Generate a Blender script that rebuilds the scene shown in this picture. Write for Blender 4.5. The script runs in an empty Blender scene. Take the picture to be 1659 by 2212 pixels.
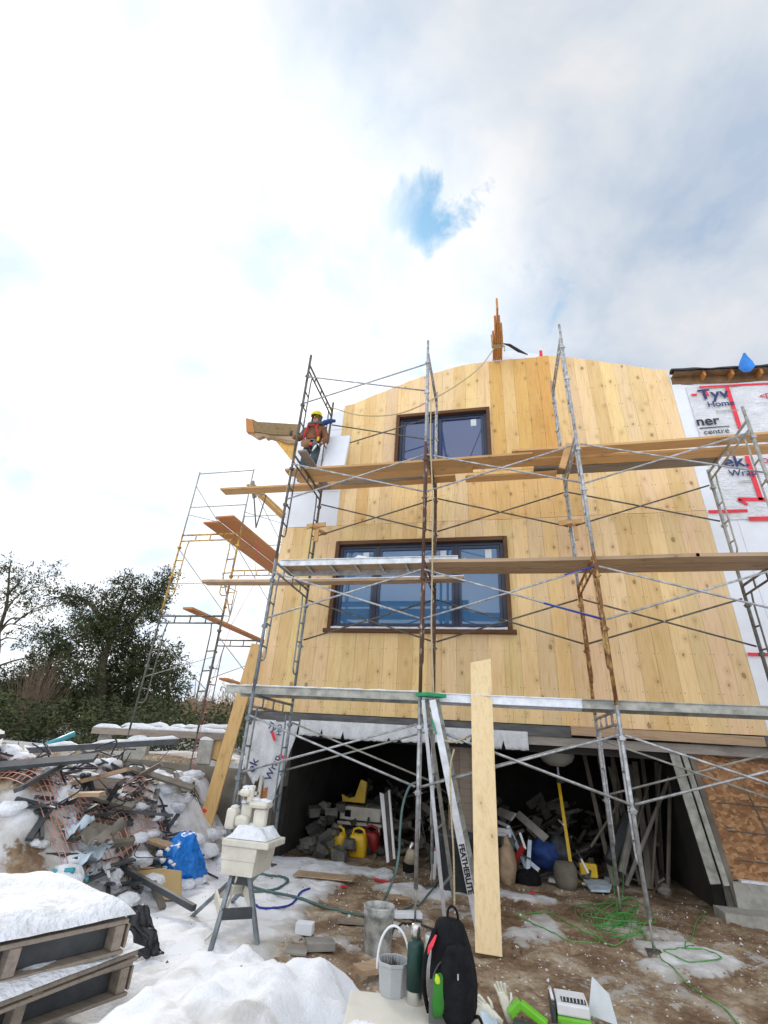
import bpy, math, random
from mathutils import Vector, Matrix, noise
from mathutils.bvhtree import BVHTree
R=random.Random(7)
V=Vector
sc=bpy.context.scene
# ---------------------------------------------------------------- camera
CAM=V((3.4375,-6.7202,1.68))
CR=V((0.97571409,0.21112522,0.05837943)); CU=V((0.04435198,-0.45140736,0.89121507)); CF=V((-0.21451088,0.86698186,0.44980834))
cd=bpy.data.cameras.new('camera'); cam=bpy.data.objects.new('camera',cd); sc.collection.objects.link(cam)
cam.matrix_world=Matrix(((CR.x,CU.x,-CF.x,CAM.x),(CR.y,CU.y,-CF.y,CAM.y),(CR.z,CU.z,-CF.z,CAM.z),(0,0,0,1)))
cd.sensor_fit='VERTICAL'; cd.sensor_height=36; cd.lens=16.606; cd.clip_end=3000; cd.clip_start=.05
sc.camera=cam
sc.render.resolution_x=768; sc.render.resolution_y=1024
FP=1020.3
def ray(x,y): return CF+CR*((x-829.5)/FP)-CU*((y-1106)/FP)
def PY(x,y,Y): d=ray(x,y); return CAM+d*((Y-CAM.y)/d.y)
def PZ(x,y,Z): d=ray(x,y); return CAM+d*((Z-CAM.z)/d.z)
# ---------------------------------------------------------------- world, sun, exposure
SUN_EL=math.radians(33); SUN_AZ=math.radians(-40)      # azimuth from +Y, negative to the left
sdir=V((math.sin(SUN_AZ)*math.cos(SUN_EL),math.cos(SUN_AZ)*math.cos(SUN_EL),math.sin(SUN_EL)))
w=bpy.data.worlds.new('World'); sc.world=w; w.use_nodes=True
nt=w.node_tree; nt.nodes.clear()
def N(nt,t,**k):
    n=nt.nodes.new(t)
    for a,b in k.items():
        if a in n.inputs: n.inputs[a].default_value=b
        else: setattr(n,a,b)
    return n
L=nt.links.new
def math_(nt,op,a,b=None,clamp=False):
    n=nt.nodes.new('ShaderNodeMath'); n.operation=op; n.use_clamp=clamp
    for i,v in enumerate((a,b)):
        if v is None: continue
        if isinstance(v,(int,float)): n.inputs[i].default_value=v
        else: nt.links.new(v,n.inputs[i])
    return n.outputs[0]
def ramp(nt,fac,stops,interp='LINEAR'):
    n=nt.nodes.new('ShaderNodeValToRGB'); n.color_ramp.interpolation=interp
    el=n.color_ramp.elements
    while len(el)<len(stops): el.new(.5)
    for e,(p,c) in zip(el,stops):
        e.position=p; e.color=(*c,1) if len(c)==3 else c
    nt.links.new(fac,n.inputs[0]); return n.outputs[0]
def mixc(nt,fac,a,b,mode='MIX'):
    n=nt.nodes.new('ShaderNodeMix'); n.data_type='RGBA'; n.blend_type=mode
    for i,v in ((0,fac),(6,a),(7,b)):
        if isinstance(v,(int,float)): n.inputs[i].default_value=v
        elif isinstance(v,tuple): n.inputs[i].default_value=(*v,1) if len(v)==3 else v
        else: nt.links.new(v,n.inputs[i])
    return n.outputs[2]
sky=N(nt,'ShaderNodeTexSky',sky_type='NISHITA',sun_disc=False,sun_elevation=SUN_EL,sun_rotation=SUN_AZ,air_density=1.6,dust_density=1.0)
tc=N(nt,'ShaderNodeTexCoord')
def vdot(vec):
    n=nt.nodes.new('ShaderNodeVectorMath'); n.operation='DOT_PRODUCT'; L(tc.outputs['Generated'],n.inputs[0]); n.inputs[1].default_value=vec; return n.outputs['Value']
sep=N(nt,'ShaderNodeSeparateXYZ'); L(tc.outputs['Generated'],sep.inputs[0])
zz=math_(nt,'ADD',math_(nt,'MAXIMUM',sep.outputs[2],0.0),.22)
cmb=N(nt,'ShaderNodeCombineXYZ'); L(math_(nt,'DIVIDE',sep.outputs[0],zz),cmb.inputs[0]); L(math_(nt,'DIVIDE',sep.outputs[1],zz),cmb.inputs[1])
n1=N(nt,'ShaderNodeTexNoise',Scale=3.0,Detail=9.0,Roughness=.55,Distortion=.25); L(cmb.outputs[0],n1.inputs['Vector'])
n2=N(nt,'ShaderNodeTexNoise',Scale=.9,Detail=4.0,Roughness=.5); mp=N(nt,'ShaderNodeMapping'); mp.inputs['Location'].default_value=(4.2,1.7,.3); L(cmb.outputs[0],mp.inputs[0]); L(mp.outputs[0],n2.inputs['Vector'])
n3_=N(nt,'ShaderNodeTexNoise',Scale=8.0,Detail=8.0,Roughness=.6,Distortion=.4); L(tc.outputs['Generated'],n3_.inputs['Vector'])
pn=nt.nodes.new('ShaderNodeVectorMath'); pn.operation='SUBTRACT'; L(n3_.outputs['Color'],pn.inputs[0]); pn.inputs[1].default_value=(.5,.5,.5)
pm=nt.nodes.new('ShaderNodeVectorMath'); pm.operation='MULTIPLY_ADD'; L(pn.outputs[0],pm.inputs[0]); pm.inputs[1].default_value=(.30,.30,.30); L(tc.outputs['Generated'],pm.inputs[2])
pz=nt.nodes.new('ShaderNodeVectorMath'); pz.operation='NORMALIZE'; L(pm.outputs[0],pz.inputs[0])
def vdotp(vec):
    n=nt.nodes.new('ShaderNodeVectorMath'); n.operation='DOT_PRODUCT'; L(pz.outputs[0],n.inputs[0]); n.inputs[1].default_value=vec; return n.outputs['Value']
def spot(px,py,inner,outer):
    d=ray(px,py).normalized(); return ramp(nt,vdotp(d),[(0,(0,0,0)),(math.cos(math.radians(outer)),(0,0,0)),(math.cos(math.radians(inner)),(1,1,1))],'EASE')
holes=math_(nt,'MAXIMUM',spot(922,462,.3,6.2),math_(nt,'MULTIPLY',spot(1150,565,.3,9),.42))
holes=math_(nt,'MAXIMUM',holes,math_(nt,'MULTIPLY',spot(1500,490,.3,5),.42))
holes=math_(nt,'MAXIMUM',holes,math_(nt,'MULTIPLY',spot(880,250,3,10),.1))
hv=math_(nt,'ADD',holes,math_(nt,'MULTIPLY',math_(nt,'SUBTRACT',.5,n3_.outputs['Fac']),2.2)); hm=ramp(nt,math_(nt,'MULTIPLY',hv,.7),[(.28,(0,0,0)),(.75,(.92,.92,.92))])
right=ramp(nt,vdot(ray(1500,150).normalized()),[(.45,(0,0,0)),(.95,(1,1,1))])
glow=ramp(nt,vdot(sdir),[(.66,(0,0,0)),(.98,(1,1,1))],'EASE')
cloud=ramp(nt,n1.outputs['Fac'],[(.34,(.60,.71,.87)),(.47,(.82,.885,.97)),(.60,(1.02,1.02,1.03))])
cloud=mixc(nt,math_(nt,'MULTIPLY',math_(nt,'SUBTRACT',1.0,right),.22),cloud,(1.0,1.01,1.03))
n2r=ramp(nt,n2.outputs['Fac'],[(.36,(.80,.85,.93)),(.58,(1,1,1))])
cloud=mixc(nt,.8,cloud,n2r,'MULTIPLY')
back=ramp(nt,math_(nt,'MULTIPLY',sep.outputs[1],-1.0),[(-.0,(1,1,1)),(.6,(2.1,2.05,2.0))]); cloud=mixc(nt,1.0,cloud,back,'MULTIPLY')  # sky behind the camera brightened to add light on the facade
gl=mixc(nt,glow,(1,1,1),(1.7,1.68,1.62)); cloud=mixc(nt,1.0,cloud,gl,'MULTIPLY')
cscl=nt.nodes.new('ShaderNodeVectorMath'); cscl.operation='SCALE'; L(cloud,cscl.inputs[0]); cscl.inputs['Scale'].default_value=.635
skys=nt.nodes.new('ShaderNodeVectorMath'); skys.operation='MULTIPLY'; L(sky.outputs[0],skys.inputs[0]); skys.inputs[1].default_value=(.092,.138,.146)
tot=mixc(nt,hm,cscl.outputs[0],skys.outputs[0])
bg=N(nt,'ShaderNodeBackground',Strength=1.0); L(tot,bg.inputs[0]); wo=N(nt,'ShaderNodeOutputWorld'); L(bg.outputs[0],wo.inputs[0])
sl=bpy.data.lights.new('sun','SUN'); sl.energy=1.5; sl.angle=math.radians(10); sl.color=(1,.93,.82)
so=bpy.data.objects.new('sun',sl); sc.collection.objects.link(so); so.rotation_euler=sdir.to_track_quat('Z','Y').to_euler(); so.location=(-8,8,12)
sc.view_settings.view_transform='Standard'; sc.view_settings.look='None'; sc.view_settings.exposure=.42; sc.view_settings.gamma=1
# ---------------------------------------------------------------- materials
def mat(name,col,rough=.6,metal=0.0,col2=None,scale=6,var=.18,bump=.15,stretch=(1,1,1),detail=5,spec=.5,thr=(.35,.65),trans=0,tint=False,coord='Object',bdist=.01):
    m=bpy.data.materials.new(name); m.use_nodes=True; t=m.node_tree; b=t.nodes['Principled BSDF']
    b.inputs['Roughness'].default_value=rough; b.inputs['Metallic'].default_value=metal; b.inputs['Specular IOR Level'].default_value=spec
    tcn=N(t,'ShaderNodeTexCoord'); mpn=N(t,'ShaderNodeMapping'); mpn.inputs['Scale'].default_value=stretch
    t.links.new(tcn.outputs[coord],mpn.inputs[0])
    nn=N(t,'ShaderNodeTexNoise',Scale=scale,Detail=detail,Roughness=.6); t.links.new(mpn.outputs[0],nn.inputs['Vector'])
    if col2 is None: a=tuple(c*(1-var) for c in col); c2=tuple(min(1,c*(1+var)) for c in col)
    else: a,c2=col2,col
    cc=ramp(t,nn.outputs['Fac'],[(thr[0],a),(thr[1],c2)])
    if tint:
        at=N(t,'ShaderNodeAttribute',attribute_name='tint'); cc=mixc(t,1.0,cc,at.outputs['Color'],'MULTIPLY')
    t.links.new(cc,b.inputs['Base Color'])
    if bump:
        n3=N(t,'ShaderNodeTexNoise',Scale=scale*4,Detail=4.0); t.links.new(mpn.outputs[0],n3.inputs['Vector'])
        bp=N(t,'ShaderNodeBump',Strength=bump,Distance=bdist); t.links.new(n3.outputs['Fac'],bp.inputs['Height']); t.links.new(bp.outputs[0],b.inputs['Normal'])
    if trans: b.inputs['Transmission Weight'].default_value=trans
    return m
def woodmat(name,base,dark,axis='Z',knots=True,stain=(.55,.36,.12),stainamt=.35,tint=True,knotcol=(.24,.10,.035)):
    m=bpy.data.materials.new(name); m.use_nodes=True; t=m.node_tree; b=t.nodes['Principled BSDF']; b.inputs['Roughness'].default_value=.62; b.inputs['Specular IOR Level'].default_value=.25
    tcn=N(t,'ShaderNodeTexCoord')
    def mp(s,loc=(0,0,0)):
        n=N(t,'ShaderNodeMapping'); n.inputs['Scale'].default_value=s; n.inputs['Location'].default_value=loc; t.links.new(tcn.outputs['Object'],n.inputs[0]); return n.outputs[0]
    long={'X':(1,14,14),'Y':(14,1,14),'Z':(14,14,1)}[axis]
    g=N(t,'ShaderNodeTexNoise',Scale=2.2,Detail=8.0,Roughness=.65,Distortion=.6); t.links.new(mp(long),g.inputs['Vector'])
    c=ramp(t,g.outputs['Fac'],[(.28,dark),(.5,base),(.75,tuple(min(1,k*1.06) for k in base))])
    s=N(t,'ShaderNodeTexNoise',Scale=1.1,Detail=5.0,Roughness=.6); t.links.new(mp({'X':(.5,2,2),'Y':(2,.5,2),'Z':(2.4,2.4,.8)}[axis]),s.inputs['Vector'])
    sf=ramp(t,s.outputs['Fac'],[(.5,(0,0,0)),(.72,(stainamt,)*3)])
    c=mixc(t,sf,c,stain)
    if tint:
        at=N(t,'ShaderNodeAttribute',attribute_name='tint'); c=mixc(t,1.0,c,at.outputs['Color'],'MULTIPLY')
    if knots:
        ks={'X':(2.0,3.6,3.6),'Y':(3.6,2.0,3.6),'Z':(3.9,3.9,2.6)}[axis]
        wn=N(t,'ShaderNodeTexNoise',Scale=3.0,Detail=2.0); t.links.new(mp((1,1,1)),wn.inputs['Vector'])
        ad=nt2=t.nodes.new('ShaderNodeVectorMath'); ad.operation='MULTIPLY_ADD'; t.links.new(wn.outputs['Color'],ad.inputs[0]); ad.inputs[1].default_value=(.12,.12,.12); t.links.new(mp(ks),ad.inputs[2])
        sx=N(t,'ShaderNodeSeparateXYZ'); t.links.new(ad.outputs[0],sx.inputs[0]); cx=N(t,'ShaderNodeCombineXYZ')
        ai={'X':(1,2,0),'Y':(0,2,1),'Z':(0,1,2)}[axis]
        t.links.new(math_(t,'ADD',sx.outputs[ai[0]],math_(t,'MULTIPLY',sx.outputs[ai[1]],.7)),cx.inputs[0]); t.links.new(sx.outputs[ai[2]],cx.inputs[1])
        v=N(t,'ShaderNodeTexVoronoi',Scale=1.0,voronoi_dimensions='2D'); t.links.new(cx.outputs[0],v.inputs['Vector'])
        sepc=N(t,'ShaderNodeSeparateColor'); t.links.new(v.outputs['Color'],sepc.inputs[0])
        sel=math_(t,'GREATER_THAN',sepc.outputs[0],.56)
        rad=math_(t,'ADD',math_(t,'MULTIPLY',math_(t,'POWER',sepc.outputs[1],2.5),.11),.036)
        dd=math_(t,'DIVIDE',v.outputs['Distance'],rad)
        kf=ramp(t,dd,[(0,(.75,.75,.75)),(.45,(.55,.55,.55)),(.62,(.95,.95,.95)),(.8,(.35,.35,.35)),(1,(0,0,0))])
        kf=math_(t,'MULTIPLY',kf,sel)
        c=mixc(t,kf,c,knotcol)
        halo=ramp(t,math_(t,'DIVIDE',v.outputs['Distance'],.28),[(.2,(.28,.28,.28)),(1,(0,0,0))]); halo=math_(t,'MULTIPLY',halo,sel)
        c=mixc(t,halo,c,tuple(k*.55 for k in stain))
    t.links.new(c,b.inputs['Base Color'])
    bp=N(t,'ShaderNodeBump',Strength=.25,Distance=.004); t.links.new(g.outputs['Fac'],bp.inputs['Height']); t.links.new(bp.outputs[0],b.inputs['Normal'])
    return m
M={}
M['pine']=woodmat('pine_boards',(.82,.60,.33),(.70,.46,.21),'Z',stain=(.60,.37,.12),stainamt=.42)
M['plank_x']=woodmat('plank_orange',(.62,.37,.165),(.48,.25,.09),'X',stainamt=.3)
M['plank_y']=woodmat('plank_red',(.48,.20,.075),(.34,.13,.05),'Y',stainamt=.2)
M['plank_old']=woodmat('plank_weathered',(.46,.32,.20),(.27,.19,.12),'X',stain=(.22,.16,.11),stainamt=.6)
M['plank_grey']=woodmat('plank_grey',(.30,.25,.20),(.18,.15,.12),'X',stain=(.12,.10,.08),stainamt=.5)
M['plank_z']=woodmat('plank_fresh',(.80,.62,.36),(.70,.50,.26),'Z',stain=(.60,.42,.17),stainamt=.2)
M['lean']=woodmat('plank_lean',(.62,.40,.17),(.48,.28,.10),'Z',stainamt=.3)
M['casing']=woodmat('casing_brown',(.12,.055,.026),(.06,.028,.014),'X',knots=False,tint=False,stainamt=.1)
M['beam']=woodmat('beam_orange',(.50,.22,.07),(.30,.12,.04),'Y',knots=False,tint=False,stainamt=.2)
M['beam_g']=woodmat('beam_olive',(.26,.18,.085),(.10,.07,.035),'X',knots=False,tint=False,stainamt=.2)
M['yellowwood']=mat('fresh_cut_timber',(.72,.42,.10),.6,var=.2,scale=3,stretch=(6,6,1))
M['galv']=mat('galvanised_steel',(.42,.43,.44),.45,.55,scale=14,var=.35,bump=.2)
M['grey']=mat('grey_painted_steel',(.21,.24,.26),.5,.3,scale=10,var=.35,bump=.2)
M['darkpipe']=mat('dark_worn_steel',(.13,.12,.105),.55,.4,scale=10,var=.4)
M['rust']=mat('flaking_brown_steel',(.60,.55,.48),.75,.1,col2=(.11,.055,.035),scale=16,thr=(.56,.68),bump=.5,stretch=(1,1,.35))
M['orust']=mat('orange_rusted_steel',(.62,.42,.14),.75,.1,col2=(.19,.075,.03),scale=18,thr=(.46,.66),bump=.5,stretch=(1,1,.4))
M['yellowst']=mat('yellow_painted_steel',(.62,.40,.06),.6,.1,col2=(.30,.13,.04),scale=9,thr=(.42,.56))
M['bluest']=mat('blue_painted_steel',(.02,.04,.30),.5,.1,scale=8)
M['alu']=mat('aluminium',(.58,.60,.62),.38,.6,scale=9,var=.2,bump=.1)
M['aluw']=mat('bright_aluminium',(.70,.73,.78),.4,.3,scale=9,var=.14,bump=.08)
M['alud']=mat('dirty_aluminium',(.36,.36,.32),.55,.3,scale=7,var=.3)
M['snow']=mat('snow',(.84,.86,.90),.75,col2=(.66,.68,.70),scale=7,thr=(.30,.52),bump=.9,spec=.3,bdist=.03)
M['foam']=mat('white_foam_board',(.80,.83,.88),.7,scale=3,var=.04,bump=.05)
M['wrap']=mat('house_wrap',(.74,.75,.78),.5,scale=2.6,var=.12,bump=1.0,bdist=.05,stretch=(1,1,2.5))
M['wrapold']=mat('crumpled_wrap',(.66,.68,.70),.6,scale=4,var=.12,bump=.9,bdist=.03,stretch=(2,1,1))
M['red']=mat('red_tape',(.75,.02,.04),.4,scale=9,var=.12)
M['ink']=mat('navy_ink',(.02,.03,.12),.6,var=.1)
M['inkblack']=mat('black_ink',(.02,.02,.025),.6,var=.1)
M['inkred']=mat('red_ink',(.55,.03,.08),.6,var=.1)
M['frame']=mat('black_window_frame',(.012,.018,.035),.35,var=.2,bump=0)
M['framei']=mat('blue_black_sash',(.018,.035,.085),.35,var=.2,bump=0)
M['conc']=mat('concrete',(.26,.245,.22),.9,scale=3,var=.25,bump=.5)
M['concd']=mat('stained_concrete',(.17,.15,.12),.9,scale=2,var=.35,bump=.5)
M['block']=mat('concrete_block',(.38,.37,.33),.9,scale=9,var=.2,bump=.5)
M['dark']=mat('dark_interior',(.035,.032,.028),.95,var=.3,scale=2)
M['osb']=None
M['blacktarp']=mat('black_tarp',(.012,.013,.016),.35,var=.3,scale=4,bump=.6,bdist=.02)
M['bluetarp']=mat('blue_tarp',(.01,.20,.66),.4,var=.2,scale=5,bump=.5,bdist=.02)
M['teal']=mat('teal_plastic',(.05,.36,.42),.4,var=.1,bump=0)
M['darkpl']=mat('dark_grey_plastic',(.05,.055,.06),.5,var=.3)
M['cream']=mat('cream_paint',(.66,.63,.54),.5,var=.12,scale=6,bump=.15)
M['yellow']=mat('yellow_plastic',(.75,.48,.02),.4,var=.12)
M['redpl']=mat('red_plastic',(.35,.02,.02),.4,var=.12)
M['white']=mat('white_plastic',(.78,.79,.80),.45,var=.06)
M['bucket']=mat('mortar_spattered_plastic',(.50,.50,.47),.7,col2=(.20,.21,.20),scale=9,thr=(.4,.62))
M['thermos']=mat('dark_green_enamel',(.015,.055,.045),.38,.2,var=.2,bump=.15,scale=12)
M['steel']=mat('brushed_steel',(.62,.61,.58),.25,.9,var=.1,bump=.05)
M['black']=mat('black_fabric',(.009,.009,.011),.85,var=.4,scale=20,bump=.4,spec=.2)
M['lime']=mat('lime_plastic',(.17,.55,.03),.4,var=.1)
M['glove']=mat('cream_glove_fabric',(.72,.69,.57),.9,var=.12,scale=14,bump=.4)
M['greencord']=mat('green_cord_rubber',(.09,.34,.07),.45,var=.15)
M['hose']=mat('green_grey_hose',(.07,.13,.12),.5,var=.3)
M['rope']=mat('hemp_rope',(.50,.42,.26),.9,var=.3,scale=60,bump=.6)
M['cable']=mat('black_cable',(.02,.022,.03),.5,var=.3)
M['insul']=mat('pale_blue_insulation',(.55,.66,.74),.9,var=.2,scale=5,bump=.6)
M['shadeblock']=mat('shade_darkened_block',(.11,.105,.095),.95,scale=9,var=.3,bump=.5)  # block copy darkened, the garage's shade put into its colour
M['needles']=mat('evergreen_needles',(.085,.095,.030),.8,col2=(.020,.034,.012),scale=1.6,thr=(.35,.65),bump=0)
M['needles2']=mat('yellow_green_needles',(.10,.12,.030),.8,col2=(.03,.045,.015),scale=1.6,thr=(.35,.65),bump=0)  # yellower needle copy, the sun's backlight put into the colour
M['bark']=mat('bark',(.07,.05,.035),.9,var=.4,scale=8)
M['twig']=mat('brown_twigs',(.16,.11,.075),.9,var=.3,scale=8)
M['net']=mat('faded_pink_net',(.58,.30,.24),.7,var=.25,scale=2)
M['clothbrown']=mat('brown_duck_cloth',(.20,.085,.04),.9,var=.25,scale=9,bump=.5,coord='Object')
M['denim']=mat('dark_denim',(.05,.075,.095),.9,var=.3,scale=9,bump=.4)
M['skin']=mat('skin',(.50,.24,.16),.6,var=.08,bump=0)
M['hat']=mat('yellow_helmet_shell',(.80,.68,.02),.3,var=.05,bump=0)
M['greyfab']=mat('grey_fabric',(.10,.11,.10),.9,var=.3)
M['harness']=mat('red_webbing',(.50,.03,.03),.7,var=.15)
M['bluefab']=mat('blue_fabric',(.02,.06,.22),.8,var=.2)
M['leather']=mat('tan_leather',(.26,.13,.07),.7,var=.2)
M['roofosb']=mat('rough_sheathing',(.20,.115,.055),.8,var=.3,scale=5)
M['ledge']=mat('grey_ledge_metal',(.10,.10,.10),.6,.1,var=.3,scale=3,stretch=(1,1,4))
M['ledge2']=mat('pale_ledge_timber',(.30,.27,.24),.8,var=.25,scale=3,stretch=(1,4,4))
M['cardboard']=mat('cardboard',(.42,.30,.19),.9,var=.2)
M['glassmat']=None
def glassmat(name,col):
    m=bpy.data.materials.new(name); m.use_nodes=True; t=m.node_tree; b=t.nodes['Principled BSDF']
    b.inputs['Base Color'].default_value=(*col,1); b.inputs['Roughness'].default_value=.03; b.inputs['Specular IOR Level'].default_value=1.0; b.inputs['IOR'].default_value=1.5
    tcn=N(t,'ShaderNodeTexCoord'); nn=N(t,'ShaderNodeTexNoise',Scale=.8,Detail=2.0); t.links.new(tcn.outputs['Object'],nn.inputs['Vector'])
    bp=N(t,'ShaderNodeBump',Strength=.05,Distance=.02); t.links.new(nn.outputs['Fac'],bp.inputs['Height']); t.links.new(bp.outputs[0],b.inputs['Normal'])
    return m
M['glass']=glassmat('window_glass',(.05,.15,.30)); M['glass2']=glassmat('upper_window_glass',(.04,.07,.19))  # blue of the reflected sky put into the base colours
M['film']=mat('clear_plastic_lens',(.60,.64,.66),.2,var=.08,bump=0)
# osb
def osb():
    m=bpy.data.materials.new('strand_board'); m.use_nodes=True; t=m.node_tree; b=t.nodes['Principled BSDF']; b.inputs['Roughness'].default_value=.7
    tcn=N(t,'ShaderNodeTexCoord'); mpn=N(t,'ShaderNodeMapping'); mpn.inputs['Scale'].default_value=(1,1,1.6); t.links.new(tcn.outputs['Object'],mpn.inputs[0])
    wn=N(t,'ShaderNodeTexNoise',Scale=6.0,Detail=2.0); t.links.new(mpn.outputs[0],wn.inputs['Vector'])
    ad=t.nodes.new('ShaderNodeVectorMath'); ad.operation='MULTIPLY_ADD'; t.links.new(wn.outputs['Color'],ad.inputs[0]); ad.inputs[1].default_value=(.2,.2,.2); t.links.new(mpn.outputs[0],ad.inputs[2])
    v=N(t,'ShaderNodeTexVoronoi',Scale=17.0); t.links.new(ad.outputs[0],v.inputs['Vector'])
    s=N(t,'ShaderNodeSeparateColor'); t.links.new(v.outputs['Color'],s.inputs[0])
    c=ramp(t,s.outputs[0],[(0,(.20,.09,.035)),(.5,(.33,.16,.065)),(1,(.50,.29,.14))]); t.links.new(c,b.inputs['Base Color']); return m
M['osb']=osb()
# ---------------------------------------------------------------- object helpers
def link(o): sc.collection.objects.link(o); return o
def tag(o,label=None,cat=None,group=None,kind=None):
    if label: o['label']=label
    if cat: o['category']=cat
    if group: o['group']=group
    if kind: o['kind']=kind
    return o
def empty(name,loc,label,cat,group=None):
    o=bpy.data.objects.new(name,None); o.empty_display_size=.1; o.location=loc; o['org']=list(loc); return tag(link(o),label,cat,group)
class MB:
    def __init__(s): s.v=[];s.f=[];s.m=[];s.c=[];s.mi=0;s.col=(1,1,1)
    def add(s,vs,fs):
        b=len(s.v); s.v+=[tuple(v) for v in vs]
        for f in fs: s.f.append([b+i for i in f]); s.m.append(s.mi); s.c.append(s.col)
        return s
    def bar(s,p0,p1,w,h,up=V((0,0,1)),bev=0):
        p0,p1,up=V(p0),V(p1),V(up); d=(p1-p0).normalized(); r=d.cross(up)
        if r.length<1e-4: r=d.cross(V((1,0,0)))
        r.normalize(); u=r.cross(d); r=r*w/2; u=u*h/2
        vs=[p0-r-u,p0+r-u,p0+r+u,p0-r+u,p1-r-u,p1+r-u,p1+r+u,p1-r+u]
        return s.add(vs,[(3,2,1,0),(4,5,6,7),(0,1,5,4),(1,2,6,5),(2,3,7,6),(3,0,4,7)])
    def box(s,a,b):
        x0,y0,z0=[min(i,j) for i,j in zip(a,b)]; x1,y1,z1=[max(i,j) for i,j in zip(a,b)]
        vs=[(x0,y0,z0),(x1,y0,z0),(x1,y1,z0),(x0,y1,z0),(x0,y0,z1),(x1,y0,z1),(x1,y1,z1),(x0,y1,z1)]
        return s.add(vs,[(3,2,1,0),(4,5,6,7),(0,1,5,4),(1,2,6,5),(2,3,7,6),(3,0,4,7)])
    def tube(s,pts,r,n=8,cap=True):
        pts=[V(p) for p in pts]; rs=r if isinstance(r,(list,tuple)) else [r]*len(pts)
        rings=[];pr=None
        for i,p in enumerate(pts):
            if i==0: d=pts[1]-pts[0]
            elif i==len(pts)-1: d=pts[-1]-pts[-2]
            else: d=(pts[i+1]-p).normalized()+(p-pts[i-1]).normalized()
            d=d.normalized() if d.length>1e-9 else V((0,0,1))
            if pr is None:
                a=d.orthogonal().normalized()
            else:
                a=pr-d*pr.dot(d); a=a.normalized() if a.length>1e-6 else d.orthogonal().normalized()
            pr=a; b=d.cross(a)
            rings.append([p+(a*math.cos(2*math.pi*k/n)+b*math.sin(2*math.pi*k/n))*rs[i] for k in range(n)])
        return s.loft(rings,cap)
    def loft(s,rings,cap=True,close=True):
        n=len(rings[0]); vs=[p for rg in rings for p in rg]; fs=[]
        for i in range(len(rings)-1):
            for k in range(n if close else n-1):
                k2=(k+1)%n; fs.append((i*n+k,i*n+k2,(i+1)*n+k2,(i+1)*n+k))
        if cap and close: fs.append(tuple(range(n-1,-1,-1))); fs.append(tuple((len(rings)-1)*n+k for k in range(n)))
        return s.add(vs,fs)
    def lathe(s,c,prof,n=24,axis=V((0,0,1)),cap=True):
        c=V(c); axis=V(axis).normalized(); a=axis.orthogonal().normalized(); b=axis.cross(a)
        return s.loft([[c+axis*z+(a*math.cos(2*math.pi*k/n)+b*math.sin(2*math.pi*k/n))*r for k in range(n)] for r,z in prof],cap)
    def poly(s,pts,th,dirn=V((0,1,0))):
        n=len(pts); dirn=V(dirn)*th; a=[V(p) for p in pts]; b=[p+dirn for p in a]
        fs=[tuple(range(n)),tuple(range(2*n-1,n-1,-1))]+[(i,i+n,(i+1)%n+n,(i+1)%n) for i in range(n)]
        return s.add(a+b,fs)
    def blob(s,c,rx,ry,rz,seed=0,amp=.25,nu=14,nv=9,flat=0):
        c=V(c); rings=[]
        for j in range(nv+1):
            ph=math.pi*j/nv; rg=[]
            for i in range(nu):
                th=2*math.pi*i/nu; d=V((math.cos(th)*math.sin(ph),math.sin(th)*math.sin(ph),-math.cos(ph)))
                k=1+amp*noise.noise(d*1.7+V((seed*3.1,seed*1.7,seed)))+amp*.5*noise.noise(d*4+V((seed,0,seed*2.3)))
                if flat and d.z<0: d=V((d.x,d.y,d.z*flat))
                rg.append(c+V((d.x*rx,d.y*ry,d.z*rz))*k)
            rings.append(rg)
        return s.loft(rings,False)
    def sheet(s,fn,nu,nv):
        vs=[fn(i/nu,j/nv) for j in range(nv+1) for i in range(nu+1)]
        fs=[(j*(nu+1)+i,j*(nu+1)+i+1,(j+1)*(nu+1)+i+1,(j+1)*(nu+1)+i) for j in range(nv) for i in range(nu)]
        return s.add(vs,fs)
    def build(s,name,mats,parent=None,smooth=False,label=None,cat=None,group=None,kind=None,bevel=0,solid=0):
        if not isinstance(mats,(list,tuple)): mats=[mats]
        if parent is None:
            xs=[v[0] for v in s.v]; ys=[v[1] for v in s.v]; org=V(((min(xs)+max(xs))/2,(min(ys)+max(ys))/2,min(v[2] for v in s.v)))
        else: org=V(parent['org'])
        me=bpy.data.meshes.new(name); me.from_pydata([V(v)-org for v in s.v],[],s.f)
        for m in mats: me.materials.append(m)
        me.polygons.foreach_set('material_index',s.m)
        if any(c!=(1,1,1) for c in s.c):
            ca=me.color_attributes.new('tint','FLOAT_COLOR','CORNER'); dat=[]
            for p,c in zip(me.polygons,s.c): dat+=[*c,1]*p.loop_total
            ca.data.foreach_set('color',dat)
        else:
            ca=me.color_attributes.new('tint','FLOAT_COLOR','CORNER'); ca.data.foreach_set('color',[1.0]*4*len(me.loops))
        if smooth: me.polygons.foreach_set('use_smooth',[True]*len(me.polygons))
        me.validate(); me.update()
        o=bpy.data.objects.new(name,me); link(o); o['org']=list(org)
        if parent is not None: o.parent=parent
        else: o.location=org
        if parent is not None: o.location=(0,0,0)
        if solid:
            md=o.modifiers.new('th','SOLIDIFY'); md.thickness=solid; md.offset=0
        if bevel:
            md=o.modifiers.new('bev','BEVEL'); md.width=bevel; md.segments=2; md.limit_method='ANGLE'
        return tag(o,label,cat,group,kind)
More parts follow.
